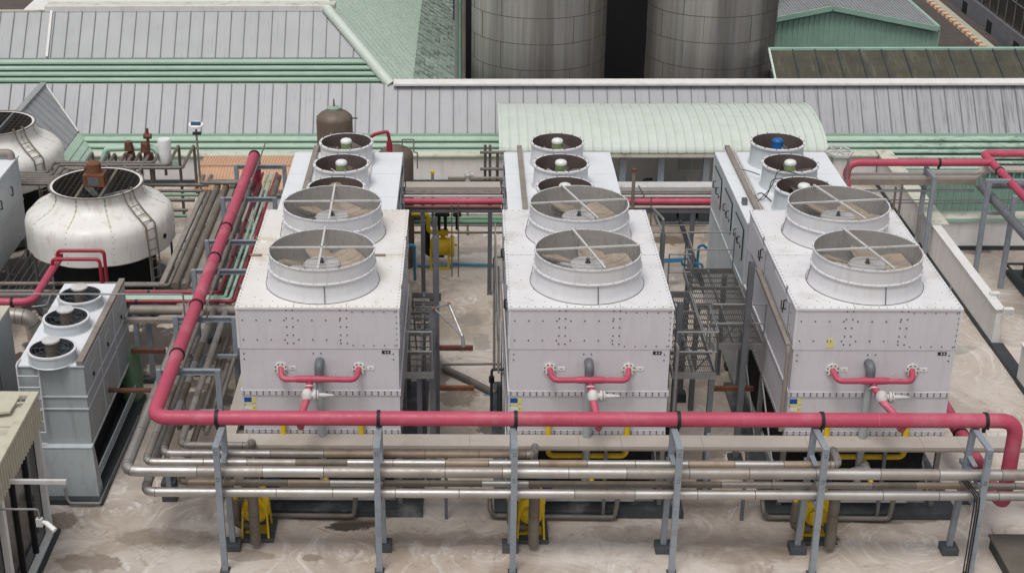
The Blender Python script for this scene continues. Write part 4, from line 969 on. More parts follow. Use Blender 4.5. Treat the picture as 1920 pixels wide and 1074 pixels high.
# ---------- pumps in front of each tower
PUX = (-4.42, 1.42, 7.40)
for i in range(3):
    x = PUX[i]; w = WHO[i]; py = 26.98
    t = thing('pump', (x, py, 0), f'yellow circulation pump on a dark base at the foot of the {w} large tower', 'pump', 'yellow pumps in front of the towers')
    MB().box(x-.33, x+.36, 26.72, 27.5, 0, .10).build('base', 'footing', t, .01)
    z = .66
    mb = MB(); mb.sweep([(x-.02, py-.14, z), (x-.02, py-.10, z), (x-.02, py+.26, z), (x-.02, py+.3, z)], [.24, .27, .27, .24], 28)
    mb.sweep([(x-.02, py-.30, z-.04), (x-.02, py-.27, z-.04), (x-.02, py-.22, z-.04), (x-.02, py-.14, z-.02)], [.06, .13, .17, .19], 24)
    mb.sweep([(x-.02, py+.03, z), (x-.02, py+.07, z)], .30, 28)
    mb.tube([(x+.16, py+.05, z), (x+.2, py+.05, z+.3), (x+.1, py+.12, z+.5)], .10, 14, .2)
    for q_ in range(10):
        a_ = q_*math.pi/5; mb.sweep([(x-.02+.225*math.cos(a_), py-.16, z+.225*math.sin(a_)), (x-.02+.225*math.cos(a_), py-.13, z+.225*math.sin(a_))], .016, 6)
    mb.box(x-.26, x+.22, py-.05, py+.2, .1, .16); mb.tube([(x-.02, py+.1, z+.2), (x-.02, py+.1, z+.42)], .1, 14)
    mb.build('housing', 'yellow', t)
    for sx in (-.30, .26):
        MB().beam((x+sx, py-.22, .1), (x+sx*.9, py-.10, .75), .04, .05, (0, 1, 0)).build('leg', 'yellow', t)
        MB().beam((x+sx, py+.35, .1), (x+sx*.9, py+.25, .75), .04, .05, (0, 1, 0)).build('leg', 'yellow', t)
    MB().tube([(x-.1, py+.08, z+.34), (x-.42, py+.08, z+.36), (x-.44, py+.05, z+.18)], .055, 12, .1).build('outlet_elbow', 'yellow', t)
    mb = MB(); mb.sweep([(x+.28, py+.35, .95), (x+.28, py+.75, .95)], .17, 18); mb.sweep([(x+.28, py+.33, .95), (x+.28, py+.36, .95)], .12, 18); mb.build('motor', 'bluedk', t)
    clad('suction_pipe', f'brown clad pipe standing beside the yellow pump of the {w} large tower', [(x+.02 if i < 2 else x+.22, 26.50, 1.62), (x+.02 if i < 2 else x+.22, 26.50, .16)], .115, ('oldtan',), .8, group='brown pipes standing at the pumps', seed=i)
    clad('discharge_pipe', f'dark bent floor pipe entering the yellow pump at the {w} large tower', [(x-.42, py+.02, .9), (x-.44, py+.0, .30), (x-.12, py-.0, .28)], .10, ('oldtan',), .8, group='dark bent pump pipes', seed=9+i, bend=.2)
    xa = X0[i]-.35
    pipe('drain_pipe', f'dark grey floor pipe looping round the front plinth of the {w} large tower', [(xa, 28.0, .5), (xa, 27.66, .24), (xa+.1, 27.66, .10), (X0[i]+2.35, 27.62, .10), (X0[i]+2.40, 27.66, .55)], .055, 'brownpipe', group='floor pipes along the plinths', bend=.12)
# ---------- pink main
PY, PZ, PR = 26.56, 3.12, .152
LXp = -6.34
cl = [(Vector((W(px, 786, y=PY).x, PY, PZ)), (1, 0, 0)) for px in (407, 710, 967, 1272, 1541, 1848)]
ly = [W(px, py, z=PZ).y for px, py in ((337, 665), (370, 573), (400, 484), (424, 428), (478, 292))]
endY = W(474, 290, z=PZ).y
cl += [(Vector((LXp, y, PZ)), (0, 1, 0)) for y in ly]
xr_ = W(1908, 786, y=PY).x
main = pipe('water_main', 'long pink water main on the front pipe rack, turning back at the left corner', [(LXp, endY+.1, 0.4), (LXp, endY+.1, PZ), (LXp, PY, PZ), (xr_, PY, PZ), (xr_, PY, 1.25), (xr_, PY+.2, 1.15), (xr_, 33.5, 1.15)], PR, 'pink', n=22, bend=.36, clamps=cl)
mb = MB()
for x in (-4.0, -.35, 2.2, 5.6, 8.3): mb.sweep([(x-.01, PY, PZ), (x+.01, PY, PZ)], PR*1.012, 22)
for y in (29.0, 31.4, 35.2, 38.3): mb.sweep([(LXp, y-.01, PZ), (LXp, y+.01, PZ)], PR*1.012, 22)
mb.build('weld_seams', 'pinkold', main)
cc = MB(); q = Vector((xr_, W(1838, 815, z=1.15).y, 1.15)); cc.sweep([q-Vector((0, .035, 0)), q+Vector((0, .035, 0))], PR*1.14, 18); cc.build('clamp', 'black', main)
# ---------- insulated pipes on the front rack
SV = ('silver', 'silver', 'silver2', 'silver'); MX = ('silver', 'silver2', 'tan', 'oldtan', 'silver'); LT = ('oldtan', 'silver2', 'oldtan', 'tan')
RGT = 13.2
def lpath(xl, yf, z, xr, yback, tail=()): return [(xl, yback, z), (xl, yf, z), (xr, yf, z)]+list(tail)
FR = 'insulated pipes along the front rack'
def clad2(name, label, pts, r, a, b, seed, **k):
    """the leg running back and the leg along the rack weather differently"""
    return clad(name, label, pts, r, b, seed=seed, **k)
xa = W(1003, 852, y=26.78).x; xb = W(1573, 867, y=26.45).x
clad('insulated_pipe', 'thickest silver pipe, lowest of the upper row on the front rack, full width', lpath(-6.88, 26.0, 2.2, RGT, 36.5), .115, SV, 1.22, group=FR, seed=4)
clad('insulated_pipe', 'patched silver and tan pipe of the upper row that turns back at the rightmost tower', lpath(-6.54, 26.40, 2.17, xb, 36.5, [(xb+.02, 27.05, 2.15), (xb+.05, 27.5, 1.6), (xb+.05, 28.2, 1.55)]), .082, MX, 1.0, group=FR, seed=11)
clad('insulated_pipe', 'patched silver and brown pipe that turns back at the middle tower, top of the rack', lpath(-6.25, 26.76, 2.17, xa, 36.5, [(xa+.02, 27.2, 2.12), (xa+.02, 27.5, 1.6), (xa+.02, 28.2, 1.55)]), .080, MX, 1.0, group=FR, seed=23)
clad('insulated_pipe', 'short silver pipe end with elbow, behind the pipe rack at the leftmost tower corner', [(-5.95, 36.5, 2.17), (-5.95, 27.08, 2.17), (-4.5, 27.08, 2.17), (-4.48, 27.35, 2.1), (-4.48, 27.7, 1.6)], .078, ('silver2', 'silver'), .9, group=FR, seed=5)
clad('insulated_pipe', 'bottom silver pipe of the front rack, lowest of all, running to the right edge', lpath(-6.52, 25.98, 1.72, RGT, 33), .100, SV, 1.24, group=FR, seed=31)
clad('insulated_pipe', 'brown and silver pipe partly hidden behind the bottom silver pipe of the rack', lpath(-5.85, 26.32, 1.74, RGT, 33), .070, ('oldtan', 'tan', 'silver', 'oldtan', 'silver2'), 1.0, group=FR, seed=8)
pipe('conduit', 'thin grey conduit between the upper and lower pipe rows of the front rack, upper one', [(-5.9, 26.45, 1.93), (RGT, 26.45, 1.93)], .016, 'galv', n=8, group='thin conduits on the front rack')
pipe('conduit', 'thin rusty brown conduit just below the thin grey one on the front rack', [(-5.9, 26.35, 1.88), (RGT, 26.35, 1.88)], .013, 'brownred', n=8, group='thin conduits on the front rack')
pipe('insulated_pipe', 'small grey pipe running back at the left of the leftmost tower, under the rack', [(-5.62, 28.3, 1.75), (-5.62, 38, 1.75)], .06, 'brownpipe', group='pipes running back on the left')
pipe('insulated_pipe', 'second small grey pipe running back beside the leftmost tower, near the beige duct', [(-5.45, 28.5, 1.95), (-5.45, 38, 1.95)], .05, 'brownpipe', group='pipes running back on the left')
# ---------- rack frames
FXR = (-4.89, -1.70, .96, 4.16, 6.96, 10.11); FXF = (-4.94, -1.75, .985, 4.24, 7.10, 10.30)
ORD = ('first', 'second', 'third', 'fourth', 'fifth', 'sixth')
for i in range(6):
    xr0, xf = FXR[i], FXF[i]; yr, yf = 26.66, 25.72
    t = thing('rack_frame', (xr0, 26.2, 0), f'{ORD[i]} grey steel frame from the left under the pink main on the front rack', 'pipe support', 'frames of the front pipe rack')
    mb = MB().mat('post'); mb.beam((xf, yf, 0), (xf, yf, 2.92), .125, .10, (0, 1, 0)); mb.mat('rivet')
    for zz in (2.80, 2.2):
        for dz in (-.03, .03): mb.box(xf-.03, xf-.012, yf-.058, yf-.049, zz+dz, zz+dz+.018); mb.box(xf+.012, xf+.03, yf-.058, yf-.049, zz+dz, zz+dz+.018)
    mb.build('post', None, t)
    MB().beam((xr0, yr-.12, .16), (xr0+(xf-xr0)*.7, yr-.10, 2.90), .12, .10, (0, 1, 0)).build('post', 'post', t, .005)
    MB().beam((xf, yf-.06, 2.945), (xr0+(xf-xr0)*.7, yr+.02, 2.945), .13, .05).build('top_beam', 'post', t, .004)
    MB().beam((xf+.0, yf+.05, 2.03), (xr0+(xf-xr0)*.5, 26.86, 2.03), .09, .09).build('cross_beam', 'post', t)
    MB().beam((xf+.0, yf+.05, 1.57), (xr0, 26.6, 1.57), .09, .09).build('cross_beam', 'post', t)
    mb = MB(); mb.beam((xr0+(xf-xr0)*.6, yr-.16, 2.33), (xr0+(xf-xr0)*.6+.02, yr-.50, 2.29), .10, .03); mb.build('bracket', 'post', t)
    MB().box(xr0-.17, xr0+.17, 26.37, 26.70, 0, .17).build('footing', 'footing', t, .012)
    MB().box(xf-.1, xf+.1, yf-.1, yf+.1, 0, .02).build('base_plate', 'footing', t)
    # support stub further back
for k, (px, py) in enumerate(((318, 940), (1322, 935), (1812, 945))):
    q = W(px, py, z=0)
    t = thing('pipe_stand', (q.x, q.y, 0), ('low stand on a grey block left of the first rack frame', 'low stand on a small grey block behind the fourth rack frame', 'low stand on a grey block near the sixth rack frame')[k], 'pipe support', 'low stands behind the rack')
    MB().box(q.x-.16, q.x+.16, q.y-.02, q.y+.28, 0, .16).build('footing', 'footing', t, .01)
    MB().beam((q.x, q.y+.1, .16), (q.x, q.y+.1, 1.6 if k != 2 else 2.05), .10, .08, (0, 1, 0)).build('post', 'post', t)
# electrical conduits down the last frame
for k in range(3):
    x = 10.14+k*.05
    pipe('power_cable', ('black cable on the sixth rack frame post, left strand', 'black cable on the sixth rack frame post, middle strand', 'black cable on the sixth rack frame post, right strand')[k], [(x-.15, 26.5, 1.95), (x, 25.68, 1.9), (x, 25.64, 1.6), (x, 25.64, 0.0)], .014, 'black', 'cable', 'black cables down the sixth frame', n=8, bend=.06)
# ---------- beige duct along the towers and its arm
dy0, dy1 = 27.40, 27.88
o = thing('cable_duct', (3, 27.6, 0), 'long beige duct in front of the towers with an arm running back on the left', 'duct')
mb = MB().mat('duct'); mb.box(-5.18, 13.4, dy0, dy1, 1.90, 2.0)
mb.mat('seam')
for x in (-4.6, -1.95, .1, 2.4, 3.3, 5.0, 7.2, 9.6, 10.4): mb.box(x, x+.007, dy0-.002, dy1, 1.98, 2.002)
mb.build('front_run', None, o, .006)
MB().box(-5.20, 13.4, dy0-.02, dy0-.002, 1.90, 1.94).build('lip', 'duct2', o)
mb = MB(); mb.box(-5.18, -4.90, dy1+.002, 34, 1.86, 1.995); mb.build('side_run', 'duct', o, .006)
for x in (-4.3, -.4, 3.0, 6.0, 8.9): MB().beam((x, 27.7, 0), (x, 27.7, 1.86), .07, .07, (0, 1, 0)).build('post', 'postd', o)

# ============================================================ LEFT PIPE RUN
LF = [((301, 693), (403, 693)), ((332, 594), (434, 594)), ((366, 506), (461, 506)), ((391, 451), (480, 451)), ((420, 371), (511, 371)), ((445, 310), (529, 310))]
for i, (a, b) in enumerate(LF):
    p, q = W(*a, z=2.95), W(*b, z=2.95); y = (p.y+q.y)/2
    t = thing('portal_frame', ((p.x+q.x)/2, y, 0), f'{ORD[i]} grey steel portal from the front carrying the sloping pink pipe run', 'pipe support', 'portals under the left pipe run')
    MB().ibeam((p.x, y, 2.90), (q.x, y, 2.90), .11, .12).build('top_beam', 'post', t)
    for xx in (p.x-.04, q.x+.06):
        MB().beam((xx, y, .15), (xx, y, 2.96), .12, .11, (0, 1, 0)).build('post', 'post', t, .004)
        MB().box(xx-.16, xx+.16, y-.16, y+.16, 0, .15).build('footing', 'footing', t)
    MB().beam((p.x-.3, y-.12, 1.98), (q.x+.1, y-.12, 1.98), .08, .08).build('cross_beam', 'post', t)
    if i in (2, 3, 4): MB().beam((p.x+.2, y-1.2, 2.1), (q.x+.1, y-1.2, 2.1), .07, .06).build('cross_beam', 'post', t)
LG = 'service pipes of the left run'
def run(label, pts, z, r, mat, n=12, name='pipe', bend=None, group=LG, cat='pipe', cl=()):
    P = [W(px, py, z=z) for px, py in pts]; P = [Vector((p.x, p.y, z)) for p in P]
    # keep every leg square to the yard
    for k in range(1, len(P)):
        d = P[k]-P[k-1]
        if abs(d.x) > abs(d.y): P[k].y = P[k-1].y
        else: P[k].x = P[k-1].x
    return pipe(name, label, P, r, mat, n=n, bend=bend, group=group, cat=cat, clamps=[(P[a].lerp(P[a+1], t), P[a+1]-P[a]) for a, t in cl])
run('inner dark red pipe left of the two mint pipes, turning left behind the fan unit', [(493, 325), (417, 548), (140, 556.5)], 2.32, .042, 'red', cl=((0, .45), (0, .75), (1, .5)))
run('left one of the two mint green pipes beside the leftmost tower', [(503, 325), (424, 557), (140, 562.5)], 2.32, .042, 'mint')
run('right one of the two mint green pipes beside the leftmost tower', [(512, 325), (437, 561), (140, 567.5)], 2.32, .042, 'mint')
run('outer dark red pipe right against the leftmost tower', [(519, 325), (443, 565), (140, 571)], 2.32, .042, 'red', cl=((0, .7), (1, .62)))
run('thick brown clad pipe crossing under the pink pipe, left of the leftmost tower', [(245, 581), (445, 581)], 2.15, .125, 'duct2', 18)
run('long grey brown pipe crossing left below the white round tower, upper of a pair', [(-40, 546), (372, 546)], 2.25, .05, 'brownpipe')
run('long grey brown pipe crossing left below the white round tower, lower of a pair', [(-40, 553.5), (395, 553.5)], 2.25, .05, 'brownpipe')
run('grey pipe bending left under the edge of the white round tower, inner bend', [(384, 361), (303, 532), (-40, 538)], 2.3, .05, 'brownpipe')
run('grey pipe bending left under the edge of the white round tower, outer bend', [(393, 361), (317, 535), (200, 541)], 2.3, .05, 'brownpipe')
run('thick mottled brown pipe running back, left of two beside the pink pipe', [(408, 350), (332, 536)], 2.35, .10, 'oldtan', 16)
run('thick mottled brown pipe running back, right of two beside the pink pipe', [(424, 350), (349, 538)], 2.35, .10, 'oldtan', 16)
run('dark grey pipe hidden beneath and right of the pink pipe', [(472, 345), (395, 545)], 2.2, .09, 'brownpipe', 14)
run('second dark grey pipe right of the pink pipe, next to the inner red pipe', [(486, 345), (412, 530)], 2.15, .06, 'brownpipe', 14)
run('brown pipe nearest the leftmost tower at the far end of the run', [(523, 332), (505, 372)], 2.4, .09, 'oldtan', 14)
mb = MB(); a, b = W(380, 361, z=2.35), W(300, 533, z=2.35); mb.beam((a.x, a.y, 2.33), (a.x, b.y, 2.33), .13, .06)
tag(mb.build('cable_tray', 'duct2'), 'flat brown covered tray running back on the left of the pipe bundle', 'cable tray', 'flat brown trays')
mb = MB(); a, b = W(438, 345, z=2.3), W(361, 538, z=2.3); mb.beam((a.x, a.y, 2.28), (a.x, b.y, 2.28), .16, .06)
tag(mb.build('cable_tray', 'duct2'), 'flat brown covered tray running back close under the pink pipe', 'cable tray', 'flat brown trays')
mb = MB(); a, b = W(222, 600, z=2.4), W(338, 600, z=2.4); mb.beam((a.x, a.y, 2.4), (b.x, a.y, 2.4), .16, .10)
tag(mb.build('cable_tray', 'duct2'), 'brown covered tray crossing between the small fan unit and the pink pipe', 'cable tray', 'flat brown trays')
a, b = W(6, 551, z=3.62), W(343, 552, z=3.62)
pipe('thin_pipe', 'thin grey pipe crossing over the fans of the small unit, hooked down at its end', [(a.x-3, a.y, 3.62), (b.x, a.y, 3.62), (b.x, a.y, 3.0)], .022, 'galv', n=8, bend=.06)
a, b = W(499, 265, z=3.3), W(352, 575, z=3.3)
pipe('thin_pipe', 'thin dark conduit running back along the left side of the pink pipe', [(a.x, a.y, 3.3), (a.x+.05, b.y, 3.3), (a.x+.05, b.y, 3.0)], .022, 'brownpipe', n=8)
# stands and green vessel in the gap below the crossing pipes
for k, px in enumerate((257, 280)):
    q = W(px, 735, z=0); t = thing('pipe_stand', (q.x, q.y+.6, 0), ('left grey post under the thick brown crossing pipe', 'right grey post under the thick brown crossing pipe')[k], 'pipe support', 'grey posts between fan unit and pink pipe')
    MB().beam((q.x, q.y+.6, .12), (q.x, q.y+.6, 2.05), .13, .10, (0, 1, 0)).build('post', 'post', t); MB().box(q.x-.15, q.x+.15, q.y+.45, q.y+.75, 0, .12).build('footing', 'footing', t)
a, b = W(195, 731, z=1.6), W(303, 731, z=1.6)
mb = MB(); mb.beam((a.x, a.y, 1.6), (b.x+.2, a.y, 1.6), .12, .06); tag(mb.build('rusty_beam', 'rustpipe'), 'rusty flat beam sticking out from the rack beside the small fan unit', 'beam', 'rusty beams')
a, b = W(246, 657, z=1.6), W(310, 657, z=1.6)
mb = MB(); mb.beam((a.x, a.y, 1.6), (b.x, a.y, 1.6), .12, .10); tag(mb.build('rusty_beam', 'rustpipe'), 'rusty beam between the two grey posts, above the green vessel', 'beam', 'rusty beams')
q = W(240, 705, z=.9); mb = MB(); mb.lathe((q.x, q.y+.3, 0), [(.02, 1.62), (.14, 1.60), (.24, 1.52), (.28, 1.40), (.28, .25), (.22, .12), (.2, 0)], 28)
tag(mb.build('pressure_vessel', 'greentank'), 'green rounded pressure vessel behind the corner of the small fan unit', 'tank')
# ============================================================ GAPS BETWEEN THE TOWERS
def grate(parent, x0, x1, y0, y1, z, step=.045):
    mb = MB(); x = x0+.03
    while x < x1-.02: mb.box(x, x+.007, y0, y1, z-.03, z); x += step
    y = y0+.05
    while y < y1: mb.box(x0, x1, y, y+.012, z-.028, z-.003); y += .30
    mb.build('grating', 'grating', parent)
    mb = MB(); mb.box(x0-.03, x0, y0-.03, y1+.03, z-.14, z+.01); mb.box(x1, x1+.03, y0-.03, y1+.03, z-.14, z+.01)
    mb.box(x0, x1, y0-.03, y0, z-.14, z+.01); mb.box(x0, x1, y1, y1+.03, z-.14, z+.01)
    for k in (.25, .5, .75): mb.box(x0, x1, y0+(y1-y0)*k, y0+(y1-y0)*k+.05, z-.11, z-.031)
    mb.box((x0+x1)/2-.03, (x0+x1)/2+.03, y0, y1, z-.10, z-.031)
    mb.build('edge_frame', 'galv', parent)
def railing(parent, pts, z, h=.98, gap=1.3):
    """hand rail with posts along a run of points"""
    mb = MB()
    for a, b in zip(pts, pts[1:]):
        a = Vector((*a, z)); b = Vector((*b, z)); L = (b-a).length
        for zz in (h, h*.52): mb.sweep([a+Vector((0, 0, zz)), b+Vector((0, 0, zz))], .02, 8)
        n = max(1, round(L/gap))
        for i in range(n+1):
            p = a.lerp(b, i/n); mb.sweep([p-Vector((0, 0, .1)), p+Vector((0, 0, h))], .018, 8)
    return mb.build('railing', 'galv', parent)
PZH = 2.92
t = thing('access_platform', (-1.0, 31, 0), 'narrow grating platform with front rail along the right side of the leftmost tower', 'platform', 'steel access platforms')
grate(t, -1.28, -.70, 28.95, 33.1, PZH)
railing(t, [(-1.27, 28.95), (-.71, 28.95)], PZH)
for y in (29.1, 32.4): MB().beam((-1.0, y, 0), (-1.0, y, PZH-.14), .11, .11, (0, 1, 0)).build('post', 'postd', t)
for k in range(6):
    mb = MB(); y = 33.4+k*.32; z = PZH-.25-k*.36; mb.box(-1.25, -.72, y, y+.24, z-.03, z); mb.build('stair_tread', 'grating', t)
mb = MB(); mb.beam((-1.28, 33.1, PZH-.1), (-1.28, 35.4, .3), .04, .16); mb.build('stringer', 'galv', t); mb = MB(); mb.beam((-.69, 33.1, PZH-.1), (-.69, 35.4, .3), .04, .16); mb.build('stringer', 'galv', t)
t = thing('access_platform', (5.0, 31, 0), 'lower left grating platform with railings, beside the right flank of the middle tower', 'platform', 'steel access platforms')
grate(t, 4.52, 5.42, 28.98, 33.2, PZH)
railing(t, [(4.55, 28.97), (5.43, 28.97), (5.43, 30.35)], PZH); railing(t, [(5.43, 33.22), (4.9, 33.22)], PZH)
for x, y in ((5.36, 29.0), (4.75, 31.5), (5.36, 33.1)):
    MB().beam((x, y, 0), (x, y, PZH-.14), .12, .12, (0, 1, 0)).build('post', 'postd', t); MB().box(x-.14, x+.14, y-.14, y+.14, 0, .22).build('footing', 'kerbdark', t)
t = thing('access_platform', (6.1, 32.4, 0), 'wider grating platform against the left flank of the rightmost tower', 'platform', 'steel access platforms')
grate(t, 5.49, 6.70, 30.40, 34.6, PZH)
railing(t, [(5.50, 30.38), (6.70, 30.38)], PZH); railing(t, [(6.70, 34.62), (5.50, 34.62), (5.50, 33.3)], PZH)
for x, y in ((5.56, 32.6), (5.6, 34.5), (6.5, 34.5)): MB().beam((x, y, 0), (x, y, PZH-.14), .12, .12, (0, 1, 0)).build('post', 'postd', t)
MB().beam((5.6, 33.5, .4), (6.7, 33.5, 1.9), .03, .03).build('brace', 'postd', t); MB().beam((5.6, 33.6, 1.2), (6.7, 33.6, 1.2), .05, .05).build('brace', 'galv', t)
def tall_post(pxb, pyb, pxt, pyt, lb, mat='postd', w=.13, foot=True):
    q = W(pxb, pyb, z=0); zt = W(pxt, pyt, y=q.y).z
    t = thing('steel_post', (q.x, q.y, 0), lb, 'post', 'tall grey posts between the towers')
    MB().ibeam((q.x, q.y, .1), (q.x, q.y, zt), w, w, (0, 1, 0), .016).build('shaft', mat, t)
    MB().box(q.x-.16, q.x+.16, q.y-.16, q.y+.16, 0, .1).build('base_plate', 'kerbdark', t)
    return q, zt
p1, z1 = tall_post(820, 830, 822, 443, 'tall grey post beside the yellow pump gap, with a light pole on its top half')
p2, z2_ = tall_post(813, 905, 816, 577, 'shorter grey post near the platform rail that carries the folded swing arm')
tall_post(1378, 862, 1419, 492, 'thick grey post standing against the wide platform by the rightmost tower')
tall_post(1256, 862, 1288, 568, 'grey post at the front left of the lower platform, beside the middle tower')
tall_post(1370, 690, 1384, 372, 'grey post at the back of the wide platform, rising above its railing')
tall_post(816, 560, 816, 408, 'grey post behind the yellow pump with a brown capped pole standing on it')
tall_post(1236, 560, 1243, 438, 'grey post with crooked rail near the back right corner of the middle tower')
a = W(811, 325, y=41.0); b = W(815, 408, y=41.0)
o = pipe('vent_pole', 'brown pole with yellow cap between the left and middle rear towers', [(a.x, 41, b.z-.3), (a.x, 41, a.z)], .045, 'duct2', 'pole', 'brown capped poles', n=10)
MB().sweep([(a.x, 41, a.z), (a.x, 41, a.z+.07)], .06, 10).build('cap', 'yellow', o)
a = W(1189, 322, y=39.3); b = W(1187, 393, y=39.3)
o = pipe('vent_pole', 'brown pole with rusty cap right of the middle rear tower', [(a.x, 39.3, b.z), (a.x, 39.3, a.z)], .05, 'duct2', 'pole', 'brown capped poles', n=10)
MB().sweep([(a.x, 39.3, a.z), (a.x, 39.3, a.z+.08)], .07, 10).build('cap', 'rust', o)
Yp = p2.y-.1
A_, B_, C_ = W(814, 578, y=Yp), W(842, 570, y=Yp+.3), W(867, 630, y=Yp-.3)
mb = MB().mat('galv'); mb.sweep([A_, B_], .022, 8); mb.sweep([B_, C_], .03, 8); mb.sweep([A_, C_], .022, 8); mb.sweep([C_, C_+Vector((.03, -.05, -.22))], [.03, .05], 8)
mb.mat('rust'); mb.sweep([B_-Vector((.04, 0, 0)), B_+Vector((.04, 0, 0))], .04, 8); mb.sweep([A_-Vector((.03, 0, 0)), A_+Vector((.03, 0, 0))], .035, 8)
tag(mb.build('swing_arm'), 'folded grey triangular swing arm with rusty joints hanging right of the post', 'swing arm')
for (px0, px1, py, yy, lb, mt) in ((824, 887, 652, p1.y-.05, 'dark rusty beam stub beside the swing arm, upper of two', 'rustpipe'), (824, 889, 727, p1.y-.05, 'rusty beam stub with orange end in the yellow pump gap, lower of two', 'rust'), (1338, 1412, 728, 30.9, 'rusty red beam under the wide platform', 'rust')):
    a, b = W(px0, py, y=yy), W(px1, py, y=yy); mb = MB(); mb.beam(a, b, .10, .10, (0, 0, 1)); tag(mb.build('rusty_beam', mt), lb, 'beam', 'rusty beams')
def seg(label, pts, r, mat, name='pipe', cat='pipe', group=None, n=10, bend=None, **k):
    return pipe(name, label, [W(px, py, **kw) for px, py, kw in pts], r, mat, cat, group, n, bend)
Z = lambda v: dict(z=v)
Yk = lambda v: dict(y=v)
seg('dark thin pipe across the floor of the yellow pump gap', [(828, 683, Z(.9)), (945, 682, Z(.9))], .03, 'brownpipe')
seg('thick dark pipe lying diagonally on the floor in front of the rusty beams', [(832, 690, Z(.12)), (880, 712, Z(.12)), (930, 738, Z(.12))], .085, 'brownpipe')
seg('floor conduit running back along the left flank of the middle tower', [(945, 482, Z(.5)), (926, 482, Z(.5)), (926, 500, Z(.1)), (926, 690, Z(.1))], .028, 'brownpipe', bend=.08)
seg('second floor conduit along the left flank of the middle tower', [(934, 500, Z(.1)), (934, 692, Z(.1))], .03, 'brownpipe')
q = W(921, 780, z=0)
t = thing('valve_stand', (q.x, q.y, 0), 'dark valve stand with curved pipe beside the left flank of the middle tower', 'valve')
z3 = W(921, 692, y=q.y).z
MB().tube([(q.x, q.y, 0), (q.x, q.y, z3), (q.x+.45, q.y, z3)], .035, 10, .08).build('riser', 'kerbdark', t)
MB().sweep([(q.x, q.y, z3-.35), (q.x, q.y, z3-.2)], .07, 10).build('valve_body', 'black', t)
MB().tube([(q.x+.22, q.y, .1), (q.x+.22, q.y+.1, z3-.5)], .09, 12).build('vessel', 'kerbdark', t)
MB().sweep([(q.x-.2, q.y, z3-.7), (q.x+.02, q.y, z3-.7)], .015, 8).build('handle', 'bluepipe', t)
# hatch frames leaning on the middle tower
t = thing('leaning_frame', (.78, 33, 0), 'long thin grey frame leaning along the left flank of the middle tower', 'frame')
a, b = Vector((.72, 33.4, 4.6)), Vector((.72, 28.6, 4.0))
for d in (0, -.9): MB().beam(a+Vector((0, 0, d)), b+Vector((0, 0, d)), .03, .05).build('rail', 'galv', t)
for k in range(5): p = a.lerp(b, k/4); MB().beam(p, p+Vector((0, 0, -.9)), .03, .03).build('upright', 'galv', t)
# blue plastic pipes
BL = 'blue plastic water pipes'
seg('double blue pipe on the floor between the yellow pump and the middle tower', [(782, 497, Z(.08)), (845, 499, Z(.08)), (850, 495, Z(.08)), (926, 497, Z(.08))], .045, 'bluepipe', group=BL, bend=.05)
seg('blue pipe dropping down the right back flank of the leftmost tower', [(764, 460, Z(2.2)), (777, 460, Z(2.2)), (778, 524, Yk(W(778, 524, z=.6).y))], .045, 'bluepipe', group=BL, bend=.08)
seg('upper of two blue pipes leaving the right flank of the middle tower', [(1235, 487, Z(.9)), (1296, 485, Z(.9)), (1300, 493, Z(.7)), (1312, 495, Z(.7))], .035, 'bluepipe', group=BL, bend=.06)
seg('lower of two blue pipes leaving the right flank of the middle tower', [(1235, 491, Z(.85)), (1278, 489, Z(.85)), (1280, 497, Z(.65)), (1296, 498, Z(.65)), (1304, 521, Z(.1))], .035, 'bluepipe', group=BL, bend=.06)
yq = W(1306, 520, z=.1).y
seg('tall blue riser hooking over beside the platform railing', [(1305, 521, Yk(yq)), (1310, 462, Yk(yq)), (1318, 459, Yk(yq)), (1330, 470, Yk(yq))], .04, 'bluepipe', group=BL, bend=.1)
seg('short curved blue pipe right of the tall blue riser', [(1308, 494, Yk(yq)), (1316, 495, Yk(yq)), (1320, 516, Yk(yq))], .035, 'bluepipe', group=BL, bend=.1)
# yellow strainer in the gap
q = W(828, 500, z=0); c0, c1 = W(808, 462, y=q.y), W(845, 462, y=q.y)
t = thing('yellow_strainer', (q.x, q.y, 0), 'yellow horizontal filter vessel on a yellow stand between left and middle towers', 'pump')
zc_ = c0.z
mb = MB(); mb.sweep([(c0.x-.02, q.y, zc_), (c0.x+.04, q.y, zc_), (c1.x-.08, q.y, zc_), (c1.x-.02, q.y, zc_)], [.2, .27, .27, .24], 24); mb.build('vessel', 'yellow', t)
mb = MB(); mb.sweep([(c1.x-.02, q.y, zc_), (c1.x+.04, q.y, zc_)], .33, 24); mb.sweep([(c1.x+.06, q.y, zc_), (c1.x+.11, q.y, zc_)], .33, 24); mb.sweep([(c1.x+.11, q.y, zc_+.05), (c1.x+.2, q.y, zc_+.05)], .04, 8); mb.build('end_flange', 'yellow', t)
mb = MB(); mb.tube([(q.x+.05, q.y, zc_+.2), (q.x+.05, q.y, zc_+.42)], .07, 12); mb.sweep([(q.x-.12, q.y, zc_+.46), (q.x+.2, q.y, zc_+.46)], .11, 14); mb.sweep([(q.x+.2, q.y, zc_+.46), (q.x+.42, q.y, zc_+.44)], [.05, .01], 10); mb.build('top_valve', 'yellow', t)
for sx in (c0.x+.0, c1.x-.06): MB().box(sx-.03, sx+.03, q.y-.22, q.y-.16, .05, zc_).build('leg', 'yellow', t)
for sx in (c0.x+.0, c1.x-.06): MB().box(sx-.03, sx+.03, q.y+.16, q.y+.22, .05, zc_).build('leg', 'yellow', t)
MB().box(c0.x-.03, c1.x-.03, q.y-.24, q.y-.14, .0, .06).build('foot_rail', 'yellow', t)
a = W(762, 401, y=q.y); b = W(803, 401, y=q.y)
